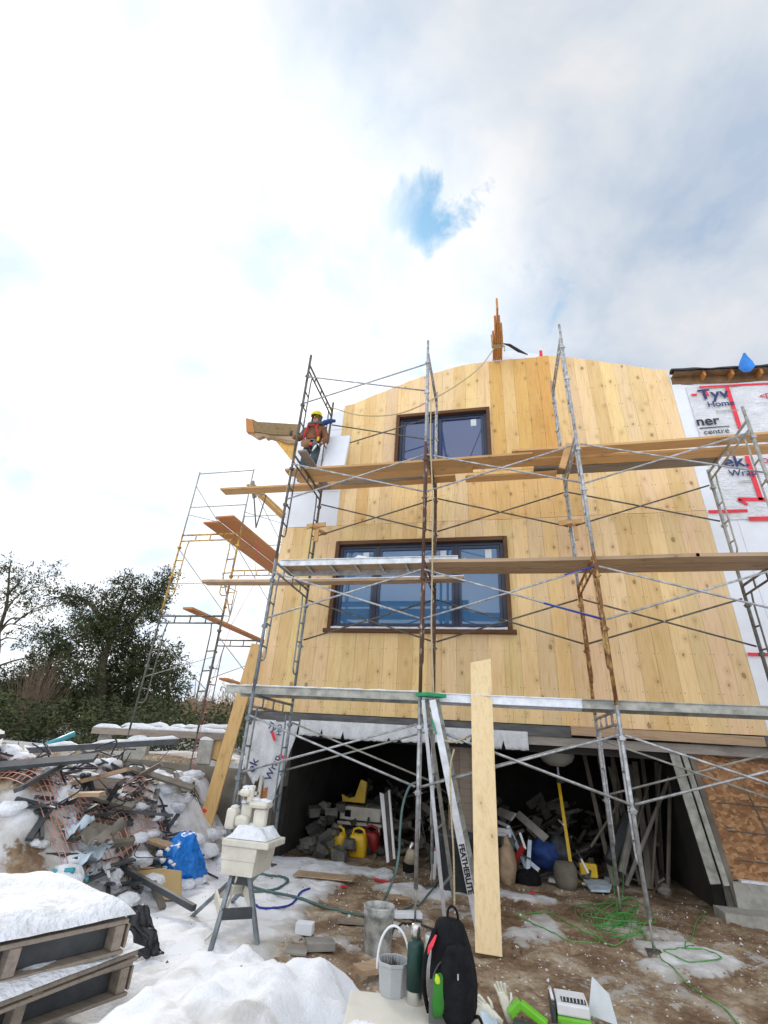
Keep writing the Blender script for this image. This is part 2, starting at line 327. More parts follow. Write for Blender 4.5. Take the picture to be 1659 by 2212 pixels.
def text_obj(txt,name,p,size,m,parent,rot=0,normal_y=-1,shear=0,xs=1,bold=0):
    c=bpy.data.curves.new('t','FONT'); c.body=txt; c.size=size; c.extrude=.002; c.shear=shear; c.offset=bold
    o=bpy.data.objects.new('t',c); me=bpy.data.meshes.new_from_object(o); bpy.data.objects.remove(o)
    org=V(parent['org'])
    mt=Matrix.Translation(V(p)-org)@Matrix.Rotation(math.radians(90),4,'X')@Matrix.Rotation(math.radians(rot),4,'Z')@Matrix.Diagonal((xs,1,1,1))
    me.transform(mt); me.materials.clear(); me.materials.append(m)
    o=bpy.data.objects.new(name,me); link(o); o.parent=parent; o['org']=list(org); return o
def sm(a,b,x):
    t=max(0,min(1,(x-a)/(b-a))); return t*t*(3-2*t)
# ================================================================ GROUND
def nz(x,y,s,o=0): return noise.noise(V((x*s+o,y*s-o,o*.37)))
def seg_d(x,y,a,b):
    ax,ay=a;bx,by=b; dx,dy=bx-ax,by-ay; t=max(0,min(1,((x-ax)*dx+(y-ay)*dy)/(dx*dx+dy*dy))); return math.hypot(x-ax-dx*t,y-ay-dy*t)
def gh(x,y,fine=True):
    h=0.0
    heap=1.12*sm(-.30,-1.75,x)*sm(-3.0,-1.9,y)*(1-.55*sm(.9,2.3,y)*sm(-1.9,-1.2,x))
    if y<2.36: h=max(h,heap*(.86+.5*nz(x,y,1.1,3)))
    if x<-1.0: h=max(h,1.3*sm(2.34,2.46,y)*(1 if x<-1.05 else 0))
    if y>2.46 and x<-1.0: h+=.10*nz(x,y,.8,5)+.5*sm(5,9,y)
    far=math.hypot(x-3,y+1)
    if far>14: h+=min(3.0,(far-14)*.035)
    # snow bank in front of the camera
    wx_=x+.35*nz(x,y,2.1,13); wy_=y+.30*nz(x,y,1.9,17); b=.37*sm(-2.10,-2.80,wy_)*sm(3.0,2.2,wx_)*sm(.75,1.45,wx_)
    b=max(b,.22*math.exp(-((x-1.9)**2/.25+(y+2.75)**2/.08)))
    h+=b*(1+.3*nz(x,y,1.6,9)+.16*nz(x,y,4.5,3)+.09*nz(x,y,10,8))
    if y>-4 and fine:
        k=1.0 if not (y>2.3 and x>-.2 and x<6.3) else .35
        s=snowm(x,y)
        h+=k*(.035*nz(x,y,1.3,1)+.022*nz(x,y,4,2)+(.016*nz(x,y,11,4)+.010*nz(x,y,23,6))*(1.3-.5*s))
        if s>.4: h+=.035*sm(.4,.8,s)
        ix_,iy_=int(x//.42),int(y//.42)
        for dx in (-1,0,1):
            for dy in (-1,0,1):
                rr_=random.Random((ix_+dx)*7919+(iy_+dy)*104729)
                if rr_.random()<.62:
                    fx=(ix_+dx+rr_.random())*.42; fy=(iy_+dy+rr_.random())*.42; an=rr_.uniform(0,3.14); ca,sa=math.cos(an),math.sin(an)
                    ux=(x-fx)*ca+(y-fy)*sa; uy=-(x-fx)*sa+(y-fy)*ca; q=(ux/.15)**2+(uy/.065)**2
                    if q<3: h-=k*rr_.uniform(.02,.055)*math.exp(-q*1.3)*(.55 if b>.2 else 1)
    return h
PATCH=[(2.25,1.25,.55,.35,1),(2.7,1.5,.35,.3,.9),(3.65,1.6,.55,.3,1),(3.85,.4,.25,.55,.7),(3.6,.0,.22,.35,.75),(4.95,.9,.5,.35,.62),(5.2,.15,.5,.45,.85),(5.0,-.3,.5,.25,.75),(6.1,.2,.6,.4,.5),(2.2,-.4,.3,.25,.7),(2.6,-1.4,.45,.35,.7),(3.3,-2.2,.6,.25,.6),(2.35,.2,.35,.25,.55),(1.35,2.0,.75,.35,.95),(4.2,-1.6,.5,.3,.35),(1.8,-.95,.3,.2,.6),(6.9,1.4,.4,.3,.6),(4.6,-1.0,.9,.35,.45),(2.9,.7,.5,.3,.5)]
def snowm(x,y):
    if y>2.32 and -.3<x<6.3 and y<9: return 0
    s=sm(1.75,.95,x+.35*nz(x,y,1.1,7))
    if x<-.6 and y<2.4: s=(.60 if y<-.1 else .85)+.8*nz(x,y,2.3,11)
    s=max(s,sm(-1.9,-2.4,y+.2*nz(x,y,1.5,8))*sm(3.2,2.5,x))
    if y<-3.0: s=max(s,.55)
    for px,py,rx,ry,a in PATCH:
        d=((x-px)/rx)**2+((y-py)/ry)**2
        if d<2: s=max(s,a*sm(1.7,.2,d+.6*nz(x,y,4,px)))
    if math.hypot(x-3,y)>9: s=1
    if x<-1.2 and 2.4<y<9: s=.55+.7*nz(x,y,1.3,23)
    return max(0,min(1,s))
def axis(lo,hi,step,ext):
    a=[];x=lo
    while x<hi+1e-6: a.append(x); x+=step
    st=step;p=[];x=hi
    while x<ext: st*=1.28; x+=st; p.append(x)
    st=step;q=[];x=lo
    while x>-ext: st*=1.28; x-=st; q.append(x)
    return q[::-1]+a+p
def mud():
    m=bpy.data.materials.new('mud_and_snow'); m.use_nodes=True; t=m.node_tree; b=t.nodes['Principled BSDF']; b.inputs['Specular IOR Level'].default_value=.3
    tcn=N(t,'ShaderNodeTexCoord'); o=tcn.outputs['Object']
    def nn(s,d=6,r=.6):
        n=N(t,'ShaderNodeTexNoise',Scale=s,Detail=float(d),Roughness=r); t.links.new(o,n.inputs['Vector']); return n.outputs['Fac']
    a=nn(2.2,8); big=ramp(t,a,[(.30,(.13,.080,.045)),(.46,(.25,.165,.10)),(.58,(.40,.31,.21)),(.70,(.56,.49,.40))])
    f=nn(17,6,.7); fine=ramp(t,f,[(.3,(.55,.55,.55)),(.55,(1,1,1)),(.75,(1.35,1.33,1.3))]); c=mixc(t,1.0,big,fine,'MULTIPLY')
    v=N(t,'ShaderNodeTexVoronoi',Scale=26.0); t.links.new(o,v.inputs['Vector'])
    sp=N(t,'ShaderNodeSeparateColor'); t.links.new(v.outputs['Color'],sp.inputs[0])
    chip=math_(t,'MULTIPLY',math_(t,'GREATER_THAN',sp.outputs[0],.90),math_(t,'LESS_THAN',v.outputs['Distance'],.35))
    c=mixc(t,math_(t,'MULTIPLY',chip,.8),c,(.62,.60,.56))
    at=N(t,'ShaderNodeAttribute',attribute_name='snow')
    s=math_(t,'ADD',at.outputs['Fac'],math_(t,'MULTIPLY',math_(t,'SUBTRACT',nn(6,7,.65),.5),1.35))
    sf=ramp(t,s,[(.43,(0,0,0)),(.56,(1,1,1))])
    pure=ramp(t,math_(t,'ADD',at.outputs['Fac'],math_(t,'MULTIPLY',math_(t,'SUBTRACT',nn(3.2,6,.6),.5),1.3)),[(.50,(.42,.39,.35)),(.85,(.66,.66,.66)),(1.15,(.83,.85,.89))])
    c=mixc(t,sf,c,pure)
    sep=N(t,'ShaderNodeSeparateXYZ'); t.links.new(o,sep.inputs[0])
    t.links.new(c,b.inputs['Base Color']); b.inputs['Roughness'].default_value=.8
    bp=N(t,'ShaderNodeBump',Strength=.55,Distance=.03); t.links.new(mixc(t,.5,f,nn(45,3)),bp.inputs['Height']); t.links.new(bp.outputs[0],b.inputs['Normal'])
    return m
gx=axis(-4.6,9.4,.042,900); gy=axis(-4.6,8.4,.042,900)
gv=[];gs=[]
for y in gy:
    for x in gx:
        dense=-4.7<x<9.5 and -4.7<y<8.5
        gv.append((x,y,gh(x,y,dense))); gs.append(snowm(x,y))
nx=len(gx); gf=[(j*nx+i,j*nx+i+1,(j+1)*nx+i+1,(j+1)*nx+i) for j in range(len(gy)-1) for i in range(nx-1)]
gm=bpy.data.meshes.new('ground'); gm.from_pydata(gv,[],gf); gm.materials.append(mud()); gm.polygons.foreach_set('use_smooth',[True]*len(gf))
ga=gm.attributes.new('snow','FLOAT','POINT'); ga.data.foreach_set('value',gs); gm.update()
ground=link(bpy.data.objects.new('ground',gm)); tag(ground,kind='structure')
tag(ground,'muddy building yard with trodden snow')
# ================================================================ HOUSE
WY=1.95
house=empty('house',(3.2,1.95,0),'half clad timber house with pale pine boards above an open garage','house')
TOP=[(-1,9.1),(.27,9.17),(1.05,9.48),(2.06,9.86),(2.9,10.05),(3.67,10.09),(5.03,10.06),(5.3,10.0),(7.31,9.27)]
def topz(x):
    for (a,b),(c,d) in zip(TOP,TOP[1:]):
        if x<=c: return b+(d-b)*(x-a)/(c-a)
    return TOP[-1][1]
W1=(.40,3.70,3.70,5.44); W2=(1.53,3.50,7.28,8.62)
mb=MB(); x=-.95; bw=.268
SEAM=5.9
special={(3.52,3.78):(.88,.74,.44),(4.21,4.38):(.90,.76,.46),(4.38,4.58):(.78,.76,.70),(4.58,4.82):(.86,.68,.40),(4.84,5.04):(.88,.66,.36),(3.95,4.2):(.95,.88,.70)}
def tintrand(x,z0):
    k=R.uniform(.90,1.06); t=(k,k*R.uniform(.95,1.02),k*R.uniform(.84,1.08))
    if R.random()<.20: t=(k*.96,k*.91,k*.78)
    elif R.random()<.25: t=(k*1.02,k*1.02,k*1.05)
    if z0>SEAM-.01:
        xm=x+bw/2
        t=tuple(min(1.12,c*1.05) for c in t)
        for (a,b),c in special.items():
            if a-.02<xm<b+.02 and z0>7: t=c
    return t
i=0
while x<7.30:
    wdt=min(bw+R.uniform(-.012,.012),7.31-x)
    if wdt<.05: break
    x1=x+wdt
    segs=[(2.2,SEAM+R.uniform(-.01,.01))]
    if x1>.30: segs.append((segs[0][1]+.007,None))
    # mid band seam around 6.9 for the darker row under the deck
    out=[]
    for a,b in segs:
        if b is None:
            if True:
                zc=7.02 if x>-9 else 0
                out+= [(a,zc),(zc+.007,None)]
        else: out.append((a,b))
    for a,b in out:
        parts=[(x,x1,a,b)]
        for wx0,wx1,wz0,wz1 in (W1,W2):
            new=[]
            for (p,q,za,zb) in parts:
                zt=zb if zb is not None else topz((p+q)/2)
                if q<=wx0 or p>=wx1 or zt<=wz0 or za>=wz1: new.append((p,q,za,zb)); continue
                if p<wx0: new.append((p,wx0,za,zb)); p=wx0
                if q>wx1: new.append((wx1,q,za,zb)); q=wx1
                if za<wz0: new.append((p,q,za,wz0))
                if zt>wz1: new.append((p,q,wz1,zb))
            parts=new
        tn=tintrand(x,a)
        if 5.8<a<6.5 and (3.0<x<5.2 or .4<x<.8): k=R.choice([1,.96,.90]); tn=(k*.98,k*.86,k*.66)
        if a<6 and R.random()<.0: pass
        mb.col=tn
        yo=R.uniform(0,.004)
        for (p,q,za,zb) in parts:
            p+=.0016;q-=.0016
            if zb is None: z1,z2=topz(p),topz(q)+R.uniform(-.015,.02)
            else: z1=z2=zb
            f=WY+yo; bk=WY+.024+yo
            mb.add([(p,f,za),(q,f,za),(q,bk,za),(p,bk,za),(p,f,z1),(q,f,z2),(q,bk,z2),(p,bk,z1)],[(3,2,1,0),(4,5,6,7),(0,1,5,4),(1,2,6,5),(2,3,7,6),(3,0,4,7)])
    x=x1;i+=1
mb.build('board_cladding',M['pine'],house)
# nail heads
mb=MB()
xx=-.95
while xx<7.3:
    for z in (2.3,2.75,3.35,4.3,4.9,5.5,5.84,6.0,6.5,7.3,7.9,8.5,9.0):
        for o_ in (.03,.235):
            X=xx+o_
            if X>7.28 or z>topz(X)-.1 or (z>SEAM and X<.3): continue
            if any(a-.05<X<b+.05 and c-.05<z<d+.05 for a,b,c,d in (W1,W2)): continue
            mb.box((X-.005,WY-.004,z-.005),(X+.005,WY+.004,z+.005))
    xx+=bw
mb.build('nail_heads',M['darkpl'],house)
# backing wall (sheathing) with window openings, side wall, foam
def wall_holes(mb,x0,x1,z0,zt,y0,y1,holes):
    xs=sorted({x0,x1,*[h[0] for h in holes],*[h[1] for h in holes]}); 
    for a,b in zip(xs,xs[1:]):
        cuts=[(h[2],h[3]) for h in holes if h[0]<=a and h[1]>=b]
        z=z0
        for c0,c1 in sorted(cuts): mb.box((a,y0,z),(b,y1,c0)); z=c1
        mb.box((a,y0,z),(b,y1,zt))
mb=MB(); wall_holes(mb,-.95,9.6,2.25,8.85,WY+.035,WY+.12,[W1,W2])
mb.poly([(.28,WY+.035,8.852),(7.75,WY+.035,8.852),(7.3,WY+.035,9.2),(5.05,WY+.035,9.98),(3.0,WY+.035,9.98),(.28,WY+.035,9.1)],.085)
mb.build('wall',M['foam'],house)
mb=MB(); mb.box((-.93,WY+.125,0),(-.80,14,8.3)); mb.box((9.6,WY+.125,0),(9.75,14,8.6)); mb.box((-.79,13.8,2.5),(9.59,14,8.3)); mb.build('side_wall',M['foam'],house)
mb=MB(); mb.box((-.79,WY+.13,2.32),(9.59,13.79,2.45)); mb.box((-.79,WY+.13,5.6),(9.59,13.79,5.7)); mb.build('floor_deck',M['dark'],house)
# foam boards upper left (beside the boards) and the strip on the right
mb=MB(); mb.poly([(-.95,WY+.002,5.905),(.262,WY+.002,5.905),(.262,WY+.002,9.12),(-.1,WY+.002,9.0),(-.95,WY+.002,8.72)],.03)
mb.build('foam_board',M['foam'],house)
mb=MB(); 
for z in (6.75,7.6,8.45): mb.box((-.9,WY-.001,z),(.25,WY+.0015,z+.006))
mb.box((-.35,WY-.001,6.76),(-.344,WY+.0015,7.6)); mb.build('foam_joint',M['alud'],house)
mb=MB(); mb.poly([(7.315,WY+.005,2.2),(7.76,WY+.005,2.2),(7.76,WY+.005,8.80),(7.5,WY+.005,8.86),(7.315,WY+.005,9.05)],.028); mb.build('foam_board',M['foam'],house)
# house wrap sheet on the right, gently billowed
def wrapfn(u,v):
    X=7.56+u*2.2; Z=5.70+v*3.06
    if v>.97: pass
    return V((X,WY-.004+.014*noise.noise(V((X*2.2,Z*1.1,0)))+.008*noise.noise(V((X*6+Z*4,Z*1.6-X,4)))-.006*math.sin(X*5+Z),Z-(.02*u if v==1 else 0)))
wr=MB().sheet(wrapfn,44,50).build('house_wrap',M['wrap'],house,smooth=True)
mb=MB(); mb.box((7.765,WY+.003,2.2),(9.7,WY+.02,5.72)); mb.build('wrap_lower_sheet',M['foam'],house)
# red sheathing tape strips
yT=WY-.028
def strip(a,b,wd):
    tp=MB(); tp.bar((a[0],yT,a[1]),(b[0],yT,b[1]),.004,wd,up=V((b[1]-a[1],0,-(b[0]-a[0]))) if False else V((0,0,1)) if abs(b[0]-a[0])>abs(b[1]-a[1]) else V((1,0,0))); tp.build('seam_tape',M['red'],house)
strip((8.29,8.66),(8.27,7.62),.07); strip((8.22,7.0),(8.21,6.06),.075); strip((7.86,6.10),(8.30,6.07),.07); strip((7.80,8.73),(9.7,8.62),.045)
strip((7.33,5.87),(7.95,5.86),.06); strip((7.93,5.70),(9.7,5.66),.08); strip((7.318,3.36),(9.7,3.34),.05); strip((7.62,8.55),(7.72,8.54),.05); strip((7.86,8.66),(7.90,8.48),.07); strip((7.86,6.09),(7.98,5.98),.05); strip((7.78,6.98),(7.74,7.05),.05)
# printed writing on the wrap
yP=WY-.034
text_obj('Tyv','wrap_lettering',(7.74,yP,8.40),.36,M['ink'],house,bold=.006)
text_obj('Home','wrap_lettering',(7.84,yP,8.20),.19,M['ink'],house,bold=.002)
text_obj('ner','wrap_lettering',(7.55,yP,7.77),.30,M['inkblack'],house,bold=.005)
MB().box((7.58,yP,7.69),(8.10,yP+.003,7.71)).build('wrap_lettering',M['inkblack'],house)
text_obj('centre','wrap_lettering',(7.63,yP,7.55),.17,M['inkblack'],house)
text_obj('ek.','wrap_lettering',(7.80,yP,6.78),.36,M['ink'],house,bold=.006)
text_obj('Wrap','wrap_lettering',(7.84,yP,6.58),.19,M['ink'],house,bold=.002)
text_obj('<DU','wrap_lettering',(8.78,yP,8.30),.17,M['inkred'],house,bold=.002)
text_obj('P','wrap_lettering',(8.40,yP,7.98),.13,M['inkblack'],house)
text_obj('ONT>','wrap_lettering',(8.42,yP,6.82),.15,M['inkred'],house,bold=.002)
text_obj('Ty','wrap_lettering',(8.50,yP,6.48),.30,M['ink'],house,bold=.006)
text_obj('Ho','wrap_lettering',(8.50,yP,6.26),.19,M['ink'],house,bold=.002)
text_obj('minim','wrap_lettering',(8.40,yP,7.12),.12,M['inkblack'],house)
for z in (8.08,8.05,6.46,6.43): MB().box((7.95,yP,z),(8.35 if z>8 else 8.15,yP+.003,z+.010)).build('wrap_lettering',M['alud'],house)
# roof: left and right slopes behind the gable, foam edge showing at the ridge
mb=MB()
mb.poly([(.28,WY+.16,9.2),(3.05,WY+.16,10.12),(3.95,WY+.16,10.52),(4.25,WY+.16,10.50),(5.2,WY+.16,10.14),(7.4,WY+.16,9.38),(7.4,WY+.16,9.0),(.28,WY+.16,9.0)],11.5)
mb.build('roof',M['foam'],house)
MB().box((4.80,WY+.145,10.20),(4.87,WY+.155,10.40)).build('seam_tape',M['red'],house)
mb=MB(); mb.bar((7.36,WY-.08,9.07),(9.9,WY-.08,8.87),.20,.02); mb.build('eave_soffit',M['roofosb'],house)
mb=MB(); mb.bar((7.34,WY+.01,8.98),(9.8,WY+.01,8.80),.012,.20); mb.build('sheathing_band',M['roofosb'],house)
for k in range(4): MB().bar((7.9+k*.5,WY-.17,8.98-k*.04),(7.9+k*.5,WY+.0,8.98-k*.04),.045,.16).build('rafter_tail',M['beam'],house)
def tarpfn(u,v):
    X=7.30+u*2.6; a=v*math.pi*1.1
    return V((X,WY-.15+.05*math.cos(a)*1.4+.02*noise.noise(V((X*4,v*3,1))),9.085-u*.20+.05*math.sin(a)+.035*noise.noise(V((X*3.1,v*2,4)))))
MB().sheet(tarpfn,50,8).build('roof_tarp',M['blacktarp'],house,smooth=True,solid=.015)
mb=MB(); c=V((8.62,WY-.25,8.98)); mb.loft([[c+V((dx*s_+.06*noise.noise(V((dx*9,q,1))),-.03*q,q*.1+dz*s_*.5)) for dx,dz in ((-.12,-.1),(0,-.12),(.13,-.05),(.10,.08),(0,.10),(-.1,.05))] for q,s_ in ((-1.1,.5),(0,1.25),(1,.9),(1.9,.4),(2.6,.15))]); mb.build('blue_tarp_end',M['bluetarp'],house)
# ledges below the cladding
mb=MB(); mb.box((-.97,1.90,2.03),(4.56,2.05,2.185)); mb.build('ledge_flashing',M['ledge'],house)
mb=MB(); mb.bar((4.56,1.90,2.13),(7.2,1.90,2.11),.10,.13); mb.build('ledge_timber',M['plank_old'],house)
mb=MB(); mb.box((7.21,1.86,2.04),(9.8,2.0,2.19)); mb.build('ledge_flashing',M['ledge'],house)
mb=MB(); mb.box((3.9,1.93,1.90),(9.8,2.08,2.028)); mb.build('header_beam',M['ledge2'],house)
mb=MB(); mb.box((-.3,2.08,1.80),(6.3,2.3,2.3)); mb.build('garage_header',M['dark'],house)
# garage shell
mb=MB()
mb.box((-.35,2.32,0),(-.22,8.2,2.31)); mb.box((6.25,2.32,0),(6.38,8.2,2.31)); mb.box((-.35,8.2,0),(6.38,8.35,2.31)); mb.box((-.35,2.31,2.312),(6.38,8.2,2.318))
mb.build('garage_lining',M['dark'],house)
mb=MB(); mb.box((-.80,1.98,0),(-.30,2.31,1.02)); mb.box((-.95,1.98,1.02),(-.22,2.31,2.02)); mb.build('corner_pier',M['concd'],house)
# centre post of planks
pp=MB()
for k,(a,b) in enumerate(((2.62,2.80),(2.804,2.97),(2.974,3.13),(3.134,3.26))): pp.col=R.choice([(1,1,1),(.8,.78,.75),(.7,.66,.6)]); pp.box((a,2.09,0),(b,2.14,1.80))
pp.build('garage_post',M['plank_grey'],house)
# torn wrap hanging over the garage opening and the left pier
def ragged(x0,x1,n,zt,zb,am,seed,y):
    rr=random.Random(seed); top=[];bot=[]
    for k in range(n+1):
        x=x0+(x1-x0)*k/n; top.append((x,zt(x))); z=zb(x)+rr.uniform(-am,am)
        if rr.random()<.10: z+=rr.uniform(.06,.16)
        bot.append((x,z))
    m=MB(); vs=[];rows=7
    for k in range(n+1):
        for j in range(rows):
            t=j/(rows-1); x=top[k][0]; z=top[k][1]*(1-t)+bot[k][1]*t
            vs.append((x,y-.03*t+.018*noise.noise(V((x*3.5,z*5,seed))),z))
    m.add(vs,[(k*rows+j,k*rows+j+1,(k+1)*rows+j+1,(k+1)*rows+j) for k in range(n) for j in range(rows-1)])
    return m
ragged(.04,3.90,110,lambda x:2.08,lambda x:1.84-.03*math.sin(x*1.3)-(.0 if x<3.3 else .06),.008,4,1.885).build('torn_wrap_strip',M['wrapold'],house,smooth=True,solid=.003)
cur=MB(); 
def curt(u,v):
    zt=2.05; xl=-.93+.10*(1-v)*0; 
    xr=.02-.32*(1-v)**1.2; xl=-.90-(.10 if .1<(1-v)<.55 else 0)*math.sin((1-v)*5)+.45*max(0,(1-v)-.72)/.28*.6
    X=xl+(xr-xl)*u; zb=1.02+.16*math.sin(u*5.2)-.10*u+.03*math.sin(u*31); 
    if u>.7: zb-=.06
    Z=zb+(zt-zb)*v
    return V((X,1.90-.05*(1-v)+.03*noise.noise(V((X*3+Z*2,Z*2.2-X*2,3)))+.02*math.sin((X+Z)*12)*.5,Z))
cur.sheet(curt,30,36).build('torn_wrap_curtain',M['wrapold'],house,smooth=True,solid=.004)
def tx(t,x,z,s,rot): text_obj(t,'wrap_lettering',(x,1.815,z),s,M['ink'],house,rot=rot,bold=.002)
tx('Wrap',-.34,1.10,.17,72); tx('HO',-.27,1.80,.12,90); tx('Ty',-.55,1.93,.16,-30); tx('ek',-.66,1.20,.22,75)
mb=MB(); mb.bar((-.44,1.81,1.86),(-.36,1.81,1.72),.004,.05,up=V((1,0,0))); mb.build('seam_tape',M['red'],house); mb=MB(); mb.bar((-.24,1.81,1.50),(-.07,1.81,1.44),.004,.05); mb.build('seam_tape',M['red'],house)
# door track trim, OSB bay, stem wall
mb=MB(); mb.bar((5.99,1.98,2.0),(6.20,1.98,.34),.02,.13,up=V((1,0,0))); mb.bar((6.11,1.95,2.0),(6.32,1.95,.34),.03,.07,up=V((1,0,0))); mb.build('door_track',M['alud'],house)
mb=MB(); mb.bar((6.22,1.99,1.96),(6.42,1.99,.12),.04,.07,up=V((1,0,0))); mb.build('door_jamb',M['concd'],house)
mb=MB(); mb.poly([(6.25,2.03,1.94),(9.7,2.03,1.94),(9.7,2.03,.40),(6.40,2.03,.40)],.02); mb.build('strand_board_panel',M['osb'],house)
MB().box((7.3,2.025,.41),(7.306,2.029,1.93)).build('panel_joint',M['dark'],house)
mb=MB(); mb.box((6.40,1.94,0),(9.7,2.35,.39)); mb.box((6.1,1.55,-.1),(9.7,1.93,.12)); mb.build('stem_wall',M['block'],house)
mb=MB(); mb.box((6.5,1.93,.392),(9.7,2.02,.42)); mb.build('snow_line',M['snow'],house)
rb=MB()
for z in (.62,.95,1.28,1.86): rb.tube([(6.45+R.uniform(0,.1),1.985,z+.02),(9.7,1.985,z-.06)],.008,5)
for xv,zt in ((6.95,1.55),(7.22,1.62),(7.52,1.66),(7.9,1.7)): rb.tube([(xv-.12,1.975,zt),(xv+.02,1.975,1.0),(xv+.10,1.975,.40)],.010,5)
rb.build('reinforcing_bars',M['darkpipe'],house)
# ---- windows
def window(x0,x1,z0,z1,splits,gm,sillsnow):
    y=WY
    cs=MB(); cw=.075; t=-.055
    cs.box((x0-.01,y+t,z1-.002),(x1+.01,y+.10,z1+cw)); cs.box((x0-cw,y+t,z0-.02),(x0,y+.10,z1+cw-.003)); cs.box((x1,y+t,z0-.02),(x1+cw,y+.10,z1+cw-.003))
    w=cs.build('window',M['casing'],house)
    MB().box((x0-.14,y+t-.035,z0-.07),(x1+.14,y+.09,z0-.002)).build('sill',M['casing'],w)
    fr=MB(); f=.07; ya,yb=y+.03,y+.11
    fr.box((x0,ya,z1-f),(x1,yb,z1-.004)); fr.box((x0,ya,z0+.0),(x1,yb,z0+f)); fr.box((x0+.001,ya,z0+f),(x0+f,yb,z1-f)); fr.box((x1-f,ya,z0+f),(x1-.001,yb,z1-f))
    xs=[x0+f]+[x0+(x1-x0)*s for s in splits]+[x1-f]
    for s in xs[1:-1]: fr.box((s-.035,ya+.002,z0+f),(s+.035,yb-.002,z1-f))
    fr.build('frame',M['frame'],w)
    for k,(a,b) in enumerate(zip(xs,xs[1:])):
        a+= .037 if k else .004; b-= .037 if k<len(xs)-2 else .004
        sh=MB(); g=.055; zb,zt=z0+f+.004,z1-f-.004; yc,yd=y+.045,y+.105
        sh.box((a,yc,zb),(b,yd,zb+g)); sh.box((a,yc,zt-g),(b,yd,zt)); sh.box((a,yc,zb+g),(a+g,yd,zt-g)); sh.box((b-g,yc,zb+g),(b,yd,zt-g))
        sh.build('sash',M['framei'],w,bevel=.004)
        MB().box((a+g,y+.075,zb+g),(b-g,y+.085,zt-g)).build('pane',gm,w)
        if gm is M['glass'] or k==1: MB().box((b-g-.22,y+.072,zt-g-.20),(b-g-.10,y+.0745,zt-g-.02)).build('sticker',M['film'],w)
    if sillsnow: 
        sn=MB(); 
        sn.loft([[(xx,y-.075,z0-.002),(xx,y-.078,z0+.03+.012*noise.noise(V((xx*6,0,0)))),(xx,y-.02,z0+.05+.02*noise.noise(V((xx*5,1,0)))),(xx,y+.045,z0+.045),(xx,y+.045,z0-.002)] for xx in [x0+.01+(x1-x0-.02)*k/40 for k in range(41)]]); sn.build('snow_on_sill',M['snow'],w)
    return w
window(*W1,[.245,.725],M['glass'],True); window(*W2,[.44],M['glass2'],False)
# dim rooms behind the glass need nothing: the panes are reflective
# ---- ridge timbers standing out over the gable (towards the yard)
rt=empty('ridge_timber_bundle',(3.82,1.9,10.07),'bundle of brown timbers projecting from the gable peak, tied with rope','timber bundle')
for k,(dx,ye,h) in enumerate(((-.10,1.25,.26),(-.055,.85,.28),(-.01,.42,.30),(.035,.84,.27),(.08,1.04,.25))):
    m_=MB(); m_.box((3.81+dx,ye,10.07),(3.81+dx+.041,1.93,10.07+h)); m_.build('timber',M['beam'],rt,bevel=.004)
# rope tied round it
rp=MB()
for k in range(3):
    z0=10.06;yy=1.42+k*.035
    rp.tube([(3.70,yy,z0-.01),(3.94,yy+.02,z0-.012),(3.95,yy+.03,z0+.32),(3.69,yy,z0+.32),(3.70,yy,z0-.01)],.013,6)
rp.tube([(3.93,1.43,10.06),(3.97,1.40,9.95),(3.96,1.38,9.80)],.016,6)
rp.build('rope_lashing',M['rope'],rt)
mb=MB(); mb.tube([(3.95,1.5,10.15),(4.1,1.62,10.20),(4.3,1.8,10.18),(4.52,2.0,10.22)],[.01,.035,.04,.012],8); tag(mb.build('black_tarp_scrap',M['blacktarp']),'black twisted tarp scrap trailing right from the ridge timbers','tarp scrap')
# ---- timbers on the left eave
ev=empty('eave_beam',PY(600,930,2.3),'notched olive and brown eave beam jutting out left of the worker','roof beam')
a0,a1,b0,b1=PY(540,903,2.2),PY(531,934,2.2),PY(655,917,2.6),PY(655,942,2.6)
def quadbeam(q,th,name,m,par):
    return MB().poly(q,th,V((0,1,0))).build(name,m,par)
quadbeam([PY(545,905,2.2),PY(556,911,2.2),PY(655,917,2.6),PY(655,941,2.6),PY(590,938,2.3),PY(548,932,2.2)],.10,'upper_beam',M['beam_g'],ev)
quadbeam([PY(531,903,2.18),PY(545,906,2.18),PY(549,934,2.18),PY(532,932,2.18)],.14,'beam_end',M['beam'],ev)
quadbeam([PY(533,931,2.2),PY(560,936,2.24),PY(655,943,2.6),PY(655,956,2.6),PY(622,957,2.45),PY(600,950,2.4),PY(584,944,2.3),PY(575,947,2.3),PY(570,941,2.28),PY(556,946,2.25)],.12,'lower_beam',M['plank_old'],ev)
quadbeam([PY(592,948,2.42),PY(640,955,2.6),PY(655,960,2.65),PY(655,1012,2.65),PY(622,985,2.5)],.10,'knee_brace',M['yellowwood'],ev)
